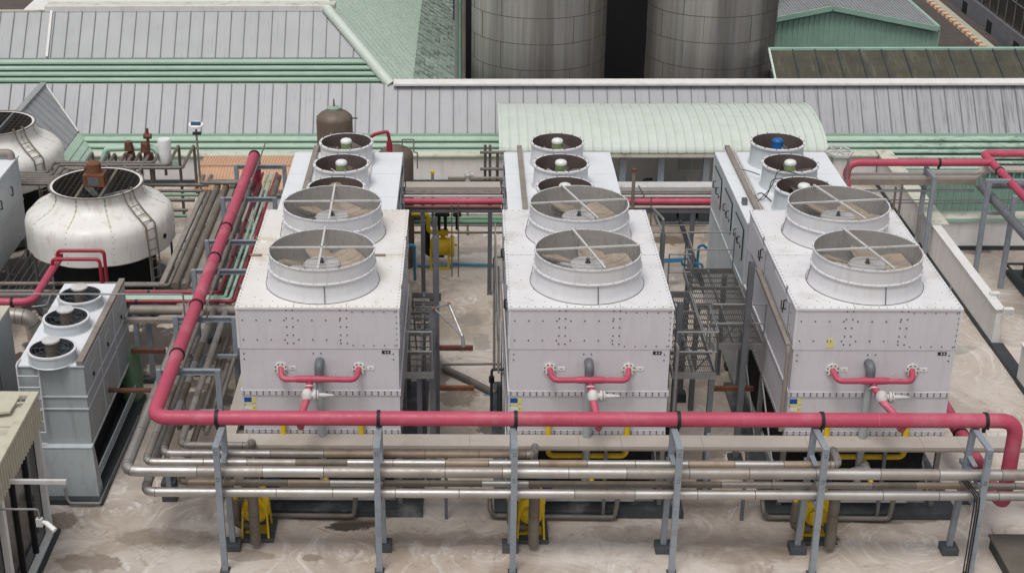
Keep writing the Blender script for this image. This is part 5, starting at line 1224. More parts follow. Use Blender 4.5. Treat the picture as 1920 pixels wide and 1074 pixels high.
pipe('yellow_pipe', 'yellow pipe leaving the leftmost tower and dropping into the yellow filter vessel', [(a.x-.3, q.y, a.z), (b.x, q.y, b.z), (b.x, q.y, zc_+.46), (q.x-.1, q.y, zc_+.46)], .065, 'yellow', n=14, bend=.16)
a, b = W(762, 410, y=q.y+.3), W(799, 410, y=q.y+.3)
pipe('dark_pipe', 'thick black pipe dropping behind the yellow pipe into the floor elbow', [(a.x-.3, q.y+.3, a.z), (b.x, q.y+.3, b.z), (b.x, q.y+.3, .3), (c1.x-.2, q.y+.3, .3)], .12, 'black', n=14, bend=.25)
# ---------- back rack behind the towers
BR = 'pipes of the back rack behind the towers'
xa, xb = W(540, 378, y=40).x, W(1345, 378, y=40).x
def xr(label, py, y, r, mat, name='pipe', x0=None, x1=None, n=10, group=BR):
    z = W(960, py, y=y).z
    return pipe(name, label, [(xa if x0 is None else x0, y, z), (xb if x1 is None else x1, y, z)], r, mat, group=group, n=n)
xr('long pink pipe crossing behind the towers on the back rack', 378, 39.6, .10, 'pink', n=18)
xr('rusty brown pipe directly below the pink pipe between the left and middle rear towers', 388.5, 39.4, .045, 'brownred', x1=1.0)
xr('pale clad pipe directly below the pink pipe between the middle and right rear towers', 388.5, 39.4, .045, 'duct', x0=3.9)
xr('silver pipe just above the pink pipe on the back rack', 368, 40.0, .035, 'hub')
xr('thin grey rail pipe at the top of the back rack, upper one', 342, 41.2, .022, 'duct2')
xr('thin grey rail pipe at the top of the back rack, lower one', 346, 41.2, .02, 'galv')
xr('dark pipe below the covered tray of the back rack', 363, 40.3, .06, 'brownpipe')
z = W(960, 356, y=40.3).z
tag(MB().box(xa, 1.0, 40.3, 40.75, z-.04, z+.08).build('cable_tray', 'duct'), 'beige covered tray on the back rack, left of the middle rear tower', 'cable tray', 'covered trays of the back rack')
tag(MB().box(3.9, xb, 40.3, 40.75, z-.04, z+.08).build('cable_tray', 'hub'), 'pale covered tray on the back rack, right of the middle rear tower', 'cable tray', 'covered trays of the back rack')
z = W(960, 395, y=39.4).z
t = thing('back_rack', (0, 39.5, 0), 'grey steel rack beam on posts carrying the pipes behind the towers', 'pipe support')
MB().box(xa, xb, 39.35, 39.48, z-.05, z+.03).build('beam', 'postd', t)
for x in (-1.2, .7, 4.2, 6.4): MB().box(x-.06, x+.06, 39.36, 39.47, 0, z-.052).build('post', 'postd', t); MB().box(x-.05, x+.05, 39.5, 41.3, z-.01, z+.06).build('bracket', 'postd', t)
x0_, x1_ = -1.15, .95
xr('green pipe at low level between the left and middle towers, upper of two', 409.5, 42.0, .07, 'greenpipe', x0=-1.6, x1=1.2)
xr('green pipe at low level between the left and middle towers, lower of two', 416.5, 41.6, .075, 'greenpipe', x0=-1.6, x1=1.2)
xr('thin brown rail above the green pipes', 403, 42.2, .02, 'brownpipe', x0=-1.6, x1=1.2)
xr('thin brown rail below the green pipes', 423, 42.2, .022, 'brownpipe', x0=-1.6, x1=1.2)
xr('rusty floor pipe behind the yellow filter vessel', 436, 42.6, .04, 'oldtan', x0=-1.6, x1=1.2)
xr('grey handrail pipe crossing at low level between the middle and right towers, upper', 422, 40.5, .022, 'galv', x0=3.5, x1=7)
xr('grey handrail pipe crossing at low level between the middle and right towers, lower', 436, 40.3, .022, 'galv', x0=3.5, x1=7)
for k, px in enumerate((823, 835, 857)):
    a = W(px, 395, y=41.3); mb = MB(); mb.sweep([(a.x, 41.3, a.z+.1), (a.x, 41.3, a.z-.1)], [.05, .12], 12); mb.sweep([(a.x, 41.3, a.z-.1), (a.x, 41.3, a.z-.16)], .13, 12); mb.sweep([(a.x, 41.3, a.z-.16), (a.x, 41.3, a.z-.6)], .05, 10)
    tag(mb.build('butterfly_valve', 'black'), ('black valve closest to the brown pole, above the green pipes', 'middle black valve above the green pipes', 'right black valve above the green pipes')[k], 'valve', 'black valves above the green pipes')
for k, px in enumerate((848, 860)):
    a = W(px, 345, y=40.9); pipe('thin_pipe', ('left thin hanger pipe crossing the pink back pipe', 'right thin hanger pipe crossing the pink back pipe')[k], [(a.x, 39.3, a.z), (a.x, 39.3, .6)], .018, 'brownpipe', n=8, group='thin hanger pipes')
seg('bent thin rail in front of the pink back pipe right of the middle tower', [(1197, 348, Yk(39.2)), (1209, 371, Yk(39.2)), (1221, 371, Yk(39.2)), (1220, 425, Yk(39.2))], .018, 'brownpipe', name='thin_pipe', n=8, bend=.03)
seg('crooked grey rail on the grey post behind the middle tower', [(1241, 432, Yk(37.2)), (1224, 390, Yk(37.9)), (1244, 411, Yk(37.0)), (1243, 500, Yk(37.0))], .035, 'galv', name='guard_rail', cat='rail', n=8, bend=.05)
seg('long dark floor pipe running back between the middle and right towers', [(1276, 415, Z(.08)), (1340, 600, Z(.08))], .07, 'kerbdark')
# stacked crates and machines under the canopy
q = W(1290, 424, z=0)
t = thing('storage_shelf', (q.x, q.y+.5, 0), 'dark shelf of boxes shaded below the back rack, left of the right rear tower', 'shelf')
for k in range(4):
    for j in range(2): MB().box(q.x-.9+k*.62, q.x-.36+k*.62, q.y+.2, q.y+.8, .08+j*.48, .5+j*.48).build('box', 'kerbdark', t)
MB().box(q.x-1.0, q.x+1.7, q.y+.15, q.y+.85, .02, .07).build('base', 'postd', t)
q = W(1245, 370, y=46.3)
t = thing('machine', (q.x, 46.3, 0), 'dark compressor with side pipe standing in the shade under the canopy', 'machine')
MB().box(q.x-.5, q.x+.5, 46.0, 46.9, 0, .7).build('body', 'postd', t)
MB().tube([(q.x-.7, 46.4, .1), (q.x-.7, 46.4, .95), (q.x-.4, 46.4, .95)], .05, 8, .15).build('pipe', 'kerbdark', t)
q = W(1305, 345, y=45.9)
t = thing('machine', (q.x, 45.9, 0), 'pale domed machine with blue arm under the canopy next to a post', 'machine')
mb = MB(); mb.sweep([(q.x-.3, 46, .9), (q.x+.45, 46, .8)], [.22, .12], 14); mb.build('dome', 'hub', t); MB().box(q.x-.4, q.x+.5, 45.7, 46.4, 0, .75).build('base', 'postd', t)
MB().tube([(q.x-.9, 45.8, .5), (q.x-.85, 45.8, 1.0), (q.x-.3, 45.8, 1.0)], .03, 8, .1).build('arm', 'bluedk', t)
# pipework against the wall left of the middle rear tower
for k, (px, pt, pb) in enumerate(((910, 272, 345), (919, 272, 345), (933, 285, 335))):
    a, b = W(px, pt, y=44), W(px, pb, y=44); pipe('riser_pipe', ('left vertical pipe of the small manifold beside the middle rear tower', 'middle vertical pipe of the small manifold beside the middle rear tower', 'right vertical pipe of the small manifold beside the middle rear tower')[k], [(a.x, 44, b.z-.4), (a.x, 44, a.z)], .045, 'brownpipe', n=8, group='manifold pipes')
for k, (py, m) in enumerate(((286, 'brownpipe'), (317, 'brownpipe'), (334, 'duct2'))):
    a, b = W(900, py, y=43.9), W(948, py, y=43.9); pipe('manifold_pipe', ('top crossing pipe of the manifold left of the middle rear tower', 'middle crossing pipe of the manifold left of the middle rear tower', 'bottom crossing pipe of the manifold left of the middle rear tower')[k], [(a.x-(1.0 if k == 2 else 0), 43.9, a.z), (b.x, 43.9, b.z)], .05, m, n=8, group='manifold pipes')
q = W(877, 345, y=43.9); t = thing('relief_valve', (q.x, 43.9, 0), 'small grey brass relief valve standing alone in front of the white wall', 'valve')
zq = q.z
MB().sweep([(q.x, 43.9, 0), (q.x, 43.9, zq)], .035, 8).build('stem', 'duct2', t); MB().sweep([(q.x, 43.9, zq), (q.x, 43.9, zq+.2), (q.x, 43.9, zq+.3), (q.x, 43.9, zq+.42)], [.09, .07, .1, .04], 10).build('body', 'hub', t)
MB().sweep([(q.x-.1, 43.9, zq+.34), (q.x+.18, 43.9, zq+.3)], .04, 8).build('outlet', 'hub', t)
# brown side channel on the left flank of the rightmost tower
a, b = W(1421, 505, x=6.70), W(1478, 648, x=6.70)
o = thing('side_conduit', (6.7, 30, 0), 'brown channel along the left flank of the rightmost tower, bending down at its corner', 'conduit')
MB().beam(a, b, .09, .09).build('channel', 'duct2', o); MB().tube([b, b+Vector((0, -.06, -.12)), (b.x, b.y-.06, 2.1)], .05, 10, .1).build('drop_pipe', 'duct2', o)
pipe('side_conduit', 'grey drop pipe down the right front edge of the middle tower, seen over the platform', [(4.42, 28.25, 4.0), (4.46, 28.2, 3.9), (4.46, 28.2, 1.2)], .035, 'galv', 'conduit', n=8)
# ============================================================ BROWN TANKS, SOLAR LAMP, PEACH ROOF
def btank(px, ptop, hw, y, lb, lid):
    q = W(px, ptop, y=y); R = (W(px+hw, ptop, y=y)-W(px-hw, ptop, y=y)).length/2
    t = thing('brown_tank', (q.x, y, 0), lb, 'tank', 'brown steel tanks')
    zt = q.z; MB().lathe((q.x, y, 0), [(R, 0), (R, zt-.02), (R*.97, zt+.06), (R*.75, zt+.17), (R*.4, zt+.26), (.01, zt+.28)], 40).build('shell', 'tankbr', t)
    if lid:
        MB().lathe((q.x, y, 0), [(.2, zt+.2), (.21, zt+.30), (.215, zt+.33), (.1, zt+.36), (.01, zt+.37)], 24).build('lid', 'greenweather', t)
        MB().sweep([(q.x, y, zt+.35), (q.x, y, zt+.58)], [.03, .018], 8).build('vent', 'rust', t)
        MB().tube([(q.x-.06, y-R-.0, zt-.3), (q.x-.06, y-R-.08, zt-.3), (q.x-.06, y-R-.08, zt-.6)], .035, 8, .05).build('nozzle', 'duct2', t)
        MB().sweep([(q.x+R, y, zt+.0), (q.x+R+.14, y, zt+.0)], .02, 8).build('stub', 'black', t)
    else:
        mb = MB(); mb.tube([(q.x+.2, y-.1, zt+.2), (q.x+.2, y-.1, zt+.5), (q.x+R+.02, y-.1, zt+.5), (q.x+R+.02, y-.1, zt+.1), (q.x+R+.12, y-.1, zt+.1), (q.x+R+.12, y-.1, zt-.4)], .02, 8, .03); mb.build('handrail', 'duct2', t)
btank(627, 222, 34, 41.6, 'tall brown tank with lid standing behind the left rear tower', True)
btank(742, 290, 33, 41.6, 'lower brown tank half hidden behind the right edge of the left rear tower', False)
a = [W(px, py, y=40.2) for px, py in ((690, 262), (703, 252), (727, 246), (730, 262))]
o = pipe('pink_vent_pipe', 'thin pink pipe arching from the left rear tower fan into a fat pink bottle', [a[0]+Vector((-.4, 0, -.25)), a[1], a[2], a[3]], .05, 'red', n=12, bend=.1)
MB().sweep([(a[3].x, 40.2, a[3].z), (a[3].x, 40.2, a[3].z-.12), (a[3].x, 40.2, 2.0)], [.05, .085, .085], 16).build('bottle', 'red', o)
q = W(373, 292, y=44.5)
t = thing('solar_lamp', (q.x, 44.5, 0), 'white oval solar lamp on a brown pole in front of the grey roof', 'lamp')
zz = W(371, 240, y=44.5).z
MB().sweep([(q.x, 44.5, 0), (q.x-.03, 44.5, zz-.05)], .035, 8).build('pole', 'duct2', t)
MB().box(q.x-.14, q.x+.12, 44.45, 44.55, zz-.22, zz-.14).build('bracket', 'kerbdark', t)
mb = MB().mat('stickerw'); n = 24
ring1 = [Vector((q.x-.02+.235*math.cos(2*math.pi*i/n), 44.5+.14*math.sin(2*math.pi*i/n), zz+.12+.10*math.sin(2*math.pi*i/n)*.6)) for i in range(n)]
b0 = len(mb.v); mb.v += [tuple(p) for p in ring1]+[tuple(p-Vector((0, 0, .05))) for p in ring1]
mb.face([b0+i for i in range(n)]); mb.face([b0+n+i for i in reversed(range(n))])
for i in range(n): mb.face((b0+i, b0+(i+1) % n, b0+n+(i+1) % n, b0+n+i))
mb.build('lamp_head', None, t)
mb = MB(); mb.hexa([(q.x-.18, 44.44, zz+.10), (q.x+.13, 44.44, zz+.10), (q.x+.13, 44.56, zz+.172), (q.x-.18, 44.56, zz+.172), (q.x-.18, 44.44, zz+.115), (q.x+.13, 44.44, zz+.115), (q.x+.13, 44.56, zz+.185), (q.x-.18, 44.56, zz+.185)]); mb.build('solar_panel', 'bluedk', t)
t = thing('peach_shed', (-5.5, 43, 0), 'low shed with peach corrugated roof behind the far end of the pink pipe', 'shed')
pz = 1.5; a, b = W(374, 310, z=pz), W(560, 310, z=pz); yr_ = a.y; xa_, xb_ = a.x, b.x
yb_ = yr_+1.0; yf_ = W(357, 356, z=pz-.35).y
for nm, (ya, za_), (yb2, zb2) in (('back_slope', (yr_+.02, pz+.02), (yb_, pz-.05)), ('front_slope', (yf_, pz-.35), (yr_-.02, pz-.03))):
    mb = MB(); mb.hexa([(xa_, ya, za_-.03), (xb_, ya, za_-.03), (xb_, yb2, zb2-.03), (xa_, yb2, zb2-.03), (xa_, ya, za_), (xb_, ya, za_), (xb_, yb2, zb2), (xa_, yb2, zb2)])
    x = xa_+.03
    while x < xb_: mb.beam((x, ya, za_+.01), (x, yb2, zb2+.01), .03, .03); x += .10
    mb.build(nm, 'peach', t)
MB().box(xa_, xb_, yr_-.06, yr_+.06, pz-.0, pz+.035).build('ridge', 'peach', t)
MB().box(xa_+.1, xb_-.1, yf_+.15, yb_-.15, 0, pz-.42).build('wall', 'wall', t)
# ============================================================ LEFT: SMALL FAN UNIT
SF0, SF1, SY0, SY1, SZ = -9.72, -8.26, 28.70, 33.0, 3.2
t = thing('small_fan_unit', ((SF0+SF1)/2, 31, 0), 'narrow grey fan unit with three capped fans in a row, left of the pink pipe', 'cooling tower')
MB().box(SF0-.1, SF1+.25, SY0-.55, SY1+.1, 0, .13).build('plinth', 'kerbdark', t)
mb = MB().mat('greypanel'); mb.box(SF0, SF1, SY0, SY1, 1.22, SZ-.03)
mb.hexa([(SF0, SY0-.38, .13), (SF1+.14, SY0-.38, .13), (SF1+.14, SY0-.02, .13), (SF0, SY0-.02, .13), (SF0, SY0-.16, 1.215), (SF1+.04, SY0-.16, 1.215), (SF1+.04, SY0, 1.215), (SF0, SY0, 1.215)])
mb.build('casing', None, t)
mb = MB()
for z in (SZ-.04, 2.42, 2.12, 1.22): mb.box(SF0-.01, SF1+.03, SY0-.03-(.14 if z < 1.3 else 0), SY0+.0, z, z+.025)
mb.box(SF1, SF1+.02, SY0, SY1, 2.42, 2.45); mb.box(SF1, SF1+.02, SY0, SY1, 2.10, 2.13); mb.box(SF1, SF1+.03, SY0, SY1, 1.21, 1.25)
for y in (SY0+1.45, SY0+2.9): mb.box(SF1, SF1+.02, y, y+.03, 1.22, SZ-.03)
mb.build('seams', 'bluegrey', t)
MB().box(SF0+.2, SF1-.25, SY0, SY1-.1, .14, 1.2).build('shade_fill', 'dark', t)  # near-black block painted as shade inside the lower side opening
for k in range(3): MB().beam((SF1+.08, SY0-.1, .42+k*.10), (SF1+.12, SY1-.1, .42+k*.10), .03, .03).build('rail', 'bluegrey', t)
MB().box(SF0, SF1, SY0-.01, SY1, SZ-.028, SZ).build('deck', 'deckr', t, .005)
MB().box(SF1-.14, SF1-.0, SY0-.02, SY1+.1, SZ+.002, SZ+.10).build('cable_tray', 'duct2', t)
MB().tube([(SF0+.9, SY0-.55, .45), (SF0+.93, SY0-.6, .22), (SF0+1.0, SY0-.62, .10), (SF1+.2, SY0-.62, .10), (SF1+.28, SY1-1, .10)], .035, 8, .06).build('drain', 'galv', t)
for k in range(3):
    y = SY0+.75+k*1.45
    d = MB().box(SF1, SF1+.02, y-.25, y+.25, 2.55, 2.9).build('side_hatch', 'greypanel', t)
    MB().box(SF1+.021, SF1+.05, y-.12, y-.06, 2.62, 2.70).build('handle', 'black', d)
for k, (px, py) in enumerate(((97, 652), (124, 594), (150, 552))):
    q = W(px, py, z=SZ+.27); c = (q.x, q.y, 0)
    mb = MB().mat('bluegrey'); mb.lathe(c, [(.535, SZ+.001), (.515, SZ+.02), (.51, SZ+.22)], 40); mb.mat('fanw').lathe(c, [(.50, SZ+.22), (.53, SZ+.23), (.53, SZ+.27), (.475, SZ+.272)], 40)
    mb.mat('kerbdark').lathe(c, [(.475, SZ+.272), (.47, SZ-.02)], 40); st = mb.build('fan_stack', None, t)
    MB().disc((q.x, q.y, SZ+.004), .47, 30).build('fan_well', 'dark', st)
    for j in range(6):
        a = j*math.pi/3+.3*k; ca, sa = math.cos(a), math.sin(a); e = Vector((-sa, ca, 0))*.11+Vector((0, 0, .04)); p0 = Vector((q.x+.12*ca, q.y+.12*sa, SZ+.10)); p1_ = Vector((q.x+.45*ca, q.y+.45*sa, SZ+.10))
        mb = MB(); mb.quad(p0-e*.6, p0+e*.6, p1_+e, p1_-e); mb.build('blade', 'kerbdark', st)
    mb = MB(); 
    for rr in (.16, .26, .36, .44):
        P = [(q.x+rr*math.cos(v), q.y+rr*math.sin(v), SZ+.26) for v in [2*math.pi*i/32 for i in range(33)]]
        for u, v in zip(P, P[1:]): mb.beam(u, v, .004, .004)
    for j in range(8):
        a = j*math.pi/4; mb.beam((q.x, q.y, SZ+.265), (q.x+.5*math.cos(a), q.y+.5*math.sin(a), SZ+.265), .006, .006)
    mb.build('fan_guard', 'postd', st)
    MB().lathe(c, [(.14, SZ+.05), (.14, SZ+.42)], 20).build('motor', 'oldtan', st)
    MB().lathe(c, [(.14, SZ+.42), (.195, SZ+.44), (.195, SZ+.475), (.12, SZ+.50), (.01, SZ+.51)], 24).build('motor_cap', 'hub', st)
mb = MB()
for xx in (SF0+.03, SF0+.50): mb.tube([(xx, SY0+.25, SZ+.02), (xx, SY0-.08, SZ+.05), (xx, SY0-.12, 1.6)], .018, 8, .08)
for k in range(8): mb.sweep([(SF0+.03, SY0-.12, SZ-.2-k*.28), (SF0+.50, SY0-.12, SZ-.2-k*.28)], .012, 6)
tag(mb.build('ladder', 'fanw'), 'white ladder on the front corner of the small fan unit', 'ladder')
# ---------- cut-off pale units at the left edge
q = W(17, 577, z=3.55)
t = thing('pale_fan_unit', (q.x-.9, 30, 0), 'pale grey panelled unit cut off by the left edge, in front of the silver elbow', 'cooling tower', 'units cut off by the left edge')
mb = MB().mat('greypanel'); mb.box(q.x-1.8, q.x, 27.6, q.y, .1, 3.55); mb.mat('seam'); mb.box(q.x, q.x+.01, q.y-1.25, q.y-1.22, .1, 3.5); mb.build('casing', None, t); MB().box(q.x-1.82, q.x+.02, 27.6, q.y+.02, 3.552, 3.60).build('deck', 'creamroof', t)
q = W(33, 293, z=3.6); yb_ = q.y; yf_ = yb_-6
t = thing('pale_fan_unit', (q.x-1.2, yb_-2, 0), 'tall pale grey unit with handled side hatches cut off by the upper left edge', 'cooling tower', 'units cut off by the left edge')
mb = MB().mat('bluegrey'); mb.box(q.x-2.4, q.x, yf_, yb_, 1.2, 3.56); mb.mat('hub'); mb.box(q.x, q.x+.02, yf_, yb_, 2.25, 2.30); mb.build('casing', None, t)
MB().box(q.x-2.42, q.x+.03, yf_, yb_+.02, 3.562, 3.62).build('deck', 'deckr', t); MB().tube([(q.x-2.2, yb_-.3, 3.8), (q.x-.1, yb_-.3, 3.8), (q.x-.1, yb_-.3, 3.5)], .12, 10, .1).build('duct', 'duct2', t)
d = MB().box(q.x, q.x+.02, yb_-3.0, yb_-.5, 2.45, 3.3).build('side_hatch', 'bluegrey', t)
for k in range(2):
    y = yb_-1.1-k*1.1; MB().tube([(q.x+.02, y, 2.8), (q.x+.08, y, 2.8), (q.x+.08, y, 3.05), (q.x+.02, y, 3.05)], .018, 8, .03).build('handle', 'black', d)
for k in range(5):
    a = q.x+.15+k*.13; mb = MB(); mb.beam((a, yf_, .95-k*.12), (a, yb_, .95-k*.12), .03, .04); mb.build('lower_rail', 'galv', t)
for y in (yf_+1.5, yf_+3.5, yf_+5.5): MB().beam((q.x+.1, y, 0), (q.x+.1, y, 1.2), .08, .08, (0, 1, 0)).build('leg', 'postd', t)
# ---------- round plastic cooling towers
def round_tower(cx, cy, zb, lb, motor, cut):
    t = thing('round_cooling_tower', (cx, cy, 0), lb, 'cooling tower', 'round white plastic cooling towers')
    c = (cx, cy, 0); H = 1.72; R = 2.06; r = 1.24
    prof = [(R*.985, 0), (R*1.0, .03), (R, .45), (R*1.0, .78), (R*.975, .93), (R*.92, 1.04), (R*.84, 1.12), (R*.75, 1.20), (R*.67, 1.30), (r*1.02, 1.44), (r, 1.55), (r, H-.03), (r*1.05, H)]
    prof = [(a, b+zb) for a, b in prof]
    mb = MB().mat('frp'); n = 96; base_i = len(mb.v)
    # panels bulge slightly between the vertical seams
    rings = []
    for (rr, z) in prof:
        b0 = len(mb.v)
        for i in range(n):
            a = 2*math.pi*i/n; f = 1-.022*abs(math.cos(a*5+.4))**6*(1 if rr > r*1.1 else 0)
            mb.v.append((cx+rr*f*math.cos(a), cy+rr*f*math.sin(a), z))
        rings.append(b0)
    for p, q in zip(rings, rings[1:]):
        for i in range(n): mb.face((p+i, p+(i+1) % n, q+(i+1) % n, q+i), True)
    mb.mat('frp').lathe(c, [(r*1.05, zb+H), (r*.97, zb+H)], 64); mb.mat('dark').lathe(c, [(r*.97, zb+H), (r*.965, zb+1.0)], 64)
    sh = mb.build('shell', None, t)
    for j in range(10):
        a = (j*math.pi/5)-.08+.157; ca, sa = math.cos(a), math.sin(a)
        mb = MB().mat('cap')
        P = [Vector((cx+(r1*(.985 if r1 > r*1.1 else 1)+.004)*ca, cy+(r1*(.985 if r1 > r*1.1 else 1)+.004)*sa, z1_)) for r1, z1_ in prof[1:-1]]
        for p, q in zip(P, P[1:]): mb.beam(p, q, .05, .022, (ca, sa, .3))
        mb.mat('rust')
        for p, q in zip(P, P[1:]):
            m_ = max(1, round((q-p).length/.17))
            for k in range(m_): c_ = p.lerp(q, (k+.5)/m_)+Vector((ca, sa, 0))*.012; mb.box(c_.x-.012, c_.x+.012, c_.y-.012, c_.y+.012, c_.z-.012, c_.z+.012)
        mb.build('seam_flange', None, sh)
    MB().disc((cx, cy, zb+.9), r*1.02, 40).build('fan_well', 'dark', t)
    MB().lathe(c, [(R*.7, .2), (R*.72, zb+.02)], 40).build('shade_fill', 'dark', t)  # near-black drum painted as the shade between the legs
    MB().lathe(c, [(R*1.02, .12), (R*1.02, .35), (R*.6, .36)], 48).build('basin', 'plinth', t)
    for j in range(8):
        a = j*math.pi/4+.2; MB().beam((cx+R*.93*math.cos(a), cy+R*.93*math.sin(a), 0), (cx+R*.93*math.cos(a), cy+R*.93*math.sin(a), zb+.05), .06, .06, (0, 1, 0)).build('leg', 'postd', t)
    for j in range(4):
        a = j*math.pi/2+.5; ca, sa = math.cos(a), math.sin(a); e = Vector((-sa, ca, 0))*.16+Vector((0, 0, .06)); p0 = Vector((cx+.15*ca, cy+.15*sa, zb+1.25)); p1_ = Vector((cx+1.12*ca, cy+1.12*sa, zb+1.25))
        mb = MB(); mb.hexa([p0-e*.6, p0+e*.6, p1_+e, p1_-e, p0-e*.6+Vector((0, 0, .02)), p0+e*.6+Vector((0, 0, .02)), p1_+e+Vector((0, 0, .02)), p1_-e+Vector((0, 0, .02))]); mb.build('blade', 'galv', t)
    for sx in (-.33, .33):
        h = math.sqrt(1.2**2-.33**2); MB().beam((cx+sx, cy-h, zb+H-.05), (cx+sx, cy+h, zb+H-.05), .07, .09).build('fan_beam', 'oldtan' if motor else 'postd', t)
    mb = MB()
    for k in range(-7, 8):
        x = k*.16; h = math.sqrt(max(0, 1.2**2-x*x))
        mb.beam((cx+x, cy-h, zb+H-.005), (cx+x, cy+h, zb+H-.005), .005, .005); mb.beam((cx-h, cy+x, zb+H-.01), (cx+h, cy+x, zb+H-.01), .005, .005)
    mb.build('wire_guard', 'oldtan', t)
    MB().lathe(c, [(r*1.04, zb+H-.01), (r*1.07, zb+H), (r*1.07, zb+H+.02), (r*1.03, zb+H+.02)], 64).build('rim_hoop', 'oldtan', t)
    if motor:
        mb = MB(); mb.box(cx-.28, cx+.30, cy-.35, cy+.15, zb+H-.0, zb+H+.34); mb.build('gearbox', 'rust', t)
        MB().box(cx-.14, cx+.16, cy-.36, cy-.35, zb+H+.04, zb+H+.28).build('gearbox_plate', 'postd', t)
        mb = MB(); mb.sweep([(cx, cy-.1, zb+H+.34), (cx, cy-.1, zb+H+.62), (cx, cy-.1, zb+H+.66)], [.2, .2, .14], 14); mb.sweep([(cx-.26, cy-.1, zb+H+.48), (cx-.1, cy-.1, zb+H+.48)], .08, 8); mb.build('motor', 'rust', t)
    # ladder hooked over the shell
    a = -.62; ca, sa = math.cos(a), math.sin(a); tn = Vector((-sa, ca, 0))*.17
    lad = [(r*.93, H+.0), (r*1.0, H+.12), (r*1.1, 1.50), (R*.80, 1.24), (R*1.0, .96), (R*1.03, .1), (R*1.03, -.75)]
    mb = MB()
    for s_ in (-1, 1): mb.tube([Vector((cx+q_*ca, cy+q_*sa, zb+z_))+tn*s_ for q_, z_ in lad], .022, 8, .1)
    P = [Vector((cx+q_*ca, cy+q_*sa, zb+z_)) for q_, z_ in lad[2:]]
    for p, q in zip(P, P[1:]):
        m_ = max(1, round((q-p).length/.32))
        for k in range(m_): c_ = p.lerp(q, (k+.5)/m_); mb.sweep([c_-tn, c_+tn], .014, 6)
    mb.build('ladder', 'oldtan', t)
    a = -.35; MB().sweep([(cx+(R*.99)*math.cos(a), cy+(R*.99)*math.sin(a), zb+.42), (cx+(R*1.012)*math.cos(a), cy+(R*1.012)*math.sin(a), zb+.42)], .07, 14).build('inspection_hole', 'dark', t)
    return t
c1 = W(190, 453, z=1.8); rim = W(185, 340, z=3.52)
round_tower(c1.x, (c1.y+rim.y)/2, 1.8, 'round cream white plastic cooling tower with a rusty motor box on its rim', True, 0)
rim2 = W(-14, 232, z=3.52)
round_tower(rim2.x, rim2.y, 1.8, 'farther round white cooling tower without motor box, cut off by the left edge', False, 0)
# red pipes around the near round tower
RD = 'red pipes at the near round tower'
z0 = 2.75
p = W(0, 566, z=z0); q = W(60, 566, z=z0); e = W(108, 484, z=z0)
o = pipe('red_pipe', 'dusty red pipe from the left edge turning back toward the round tower', [(p.x-2, q.y, z0), (q.x, q.y, z0), (q.x, e.y, z0), (q.x, e.y+.02, z0+.12)], .10, 'pink', group=RD, n=16, bend=.3, clamps=[((p.x+.3, q.y, z0), (1, 0, 0))])
for k, (xo, ya) in enumerate(((97, 486), (107, 470))):
    b = W(xo, ya, z=z0+.25); c_ = W((186, 194)[k], ya+1, z=z0+.25)
    pipe('red_pipe', ('nearer thin red loop in front of the round tower', 'farther thin red loop in front of the round tower')[k], [(b.x, b.y, z0-.02), (b.x, b.y, z0+.25), (c_.x, b.y, z0+.25), (c_.x, b.y, 1.75)], .047, 'red', group=RD, n=12, bend=.12)
p = W(0, 592, z=2.55); q = W(62, 592, z=2.55)
clad('insulated_pipe', 'large silver elbow pipe entering from the left edge and dropping to the floor', [(p.x-2.5, p.y, 2.55), (q.x, p.y, 2.55), (q.x, p.y, .1)], .2, ('silver2', 'tan'), 1.2, seed=2, bend=.4)
seg('thin bent conduit beside the farthest fan of the small unit', [(105, 545, Z(3.2)), (96, 550, Z(3.0)), (88, 572, Z(3.0)), (60, 575, Z(3.0))], .02, 'galv', name='thin_pipe', n=8, bend=.1)
# ---------- pipe bundle between the round towers
for i in range(6):
    zz = 2.62; y0 = W(38, 324+i*4.2, z=zz).y; xt = W(88+i*9, 324+i*4.2, z=zz).x; yb2 = W(110, 299+i*4.0, z=zz).y
    p0 = W(30, 324, z=zz).x
    if i < 3:
        tx_, pk = ((288, 271.6), (315, 272.7), (342, 272.7))[i]
        ye = W(tx_, (305, 309.6, 315)[i], z=zz).y; yk = W(350, pk, z=zz).y; xe_ = W(tx_, (305, 309.6, 315)[i], z=zz).x
        pts = [(p0-.5, y0, zz), (xt, y0, zz), (xt, ye, zz), (xe_, ye, zz), (xe_, yk, zz), (xe_, yk, (1.6, .2, .9)[i])]
    else:
        xe_ = W((195, 230, 262)[i-3], 320, z=zz).x; ye = y0+.9; yk = W(200, 288, z=zz).y
        pts = [(p0-.5, y0, zz), (xt, y0, zz), (xt, ye, zz), (xe_, ye, zz), (xe_, yk, zz), (xe_, yk, 1.2)]
    pipe('grey_pipe', ('farthest', 'second farthest', 'third farthest', 'fourth farthest', 'fifth farthest', 'nearest')[i]+' of six grey pipes bending together between the two round towers', pts, .05, 'brownpipe', group='bundle of grey pipes behind the near round tower', n=10, bend=.12)
for k, px in enumerate((173, 204, 237, 263, 285)):
    zz = 2.5; a = W(px, 286, z=zz); b = W(px-20, 306, z=zz)
    pipe('grey_pipe', f'{ORD[k]} short grey pipe with raised elbow in the row behind the rusty motor box', [(a.x, b.y, zz), (a.x, a.y, zz), (a.x, a.y, 1.5)], .05, 'brownpipe', group='row of short elbow pipes', n=10, bend=.1)
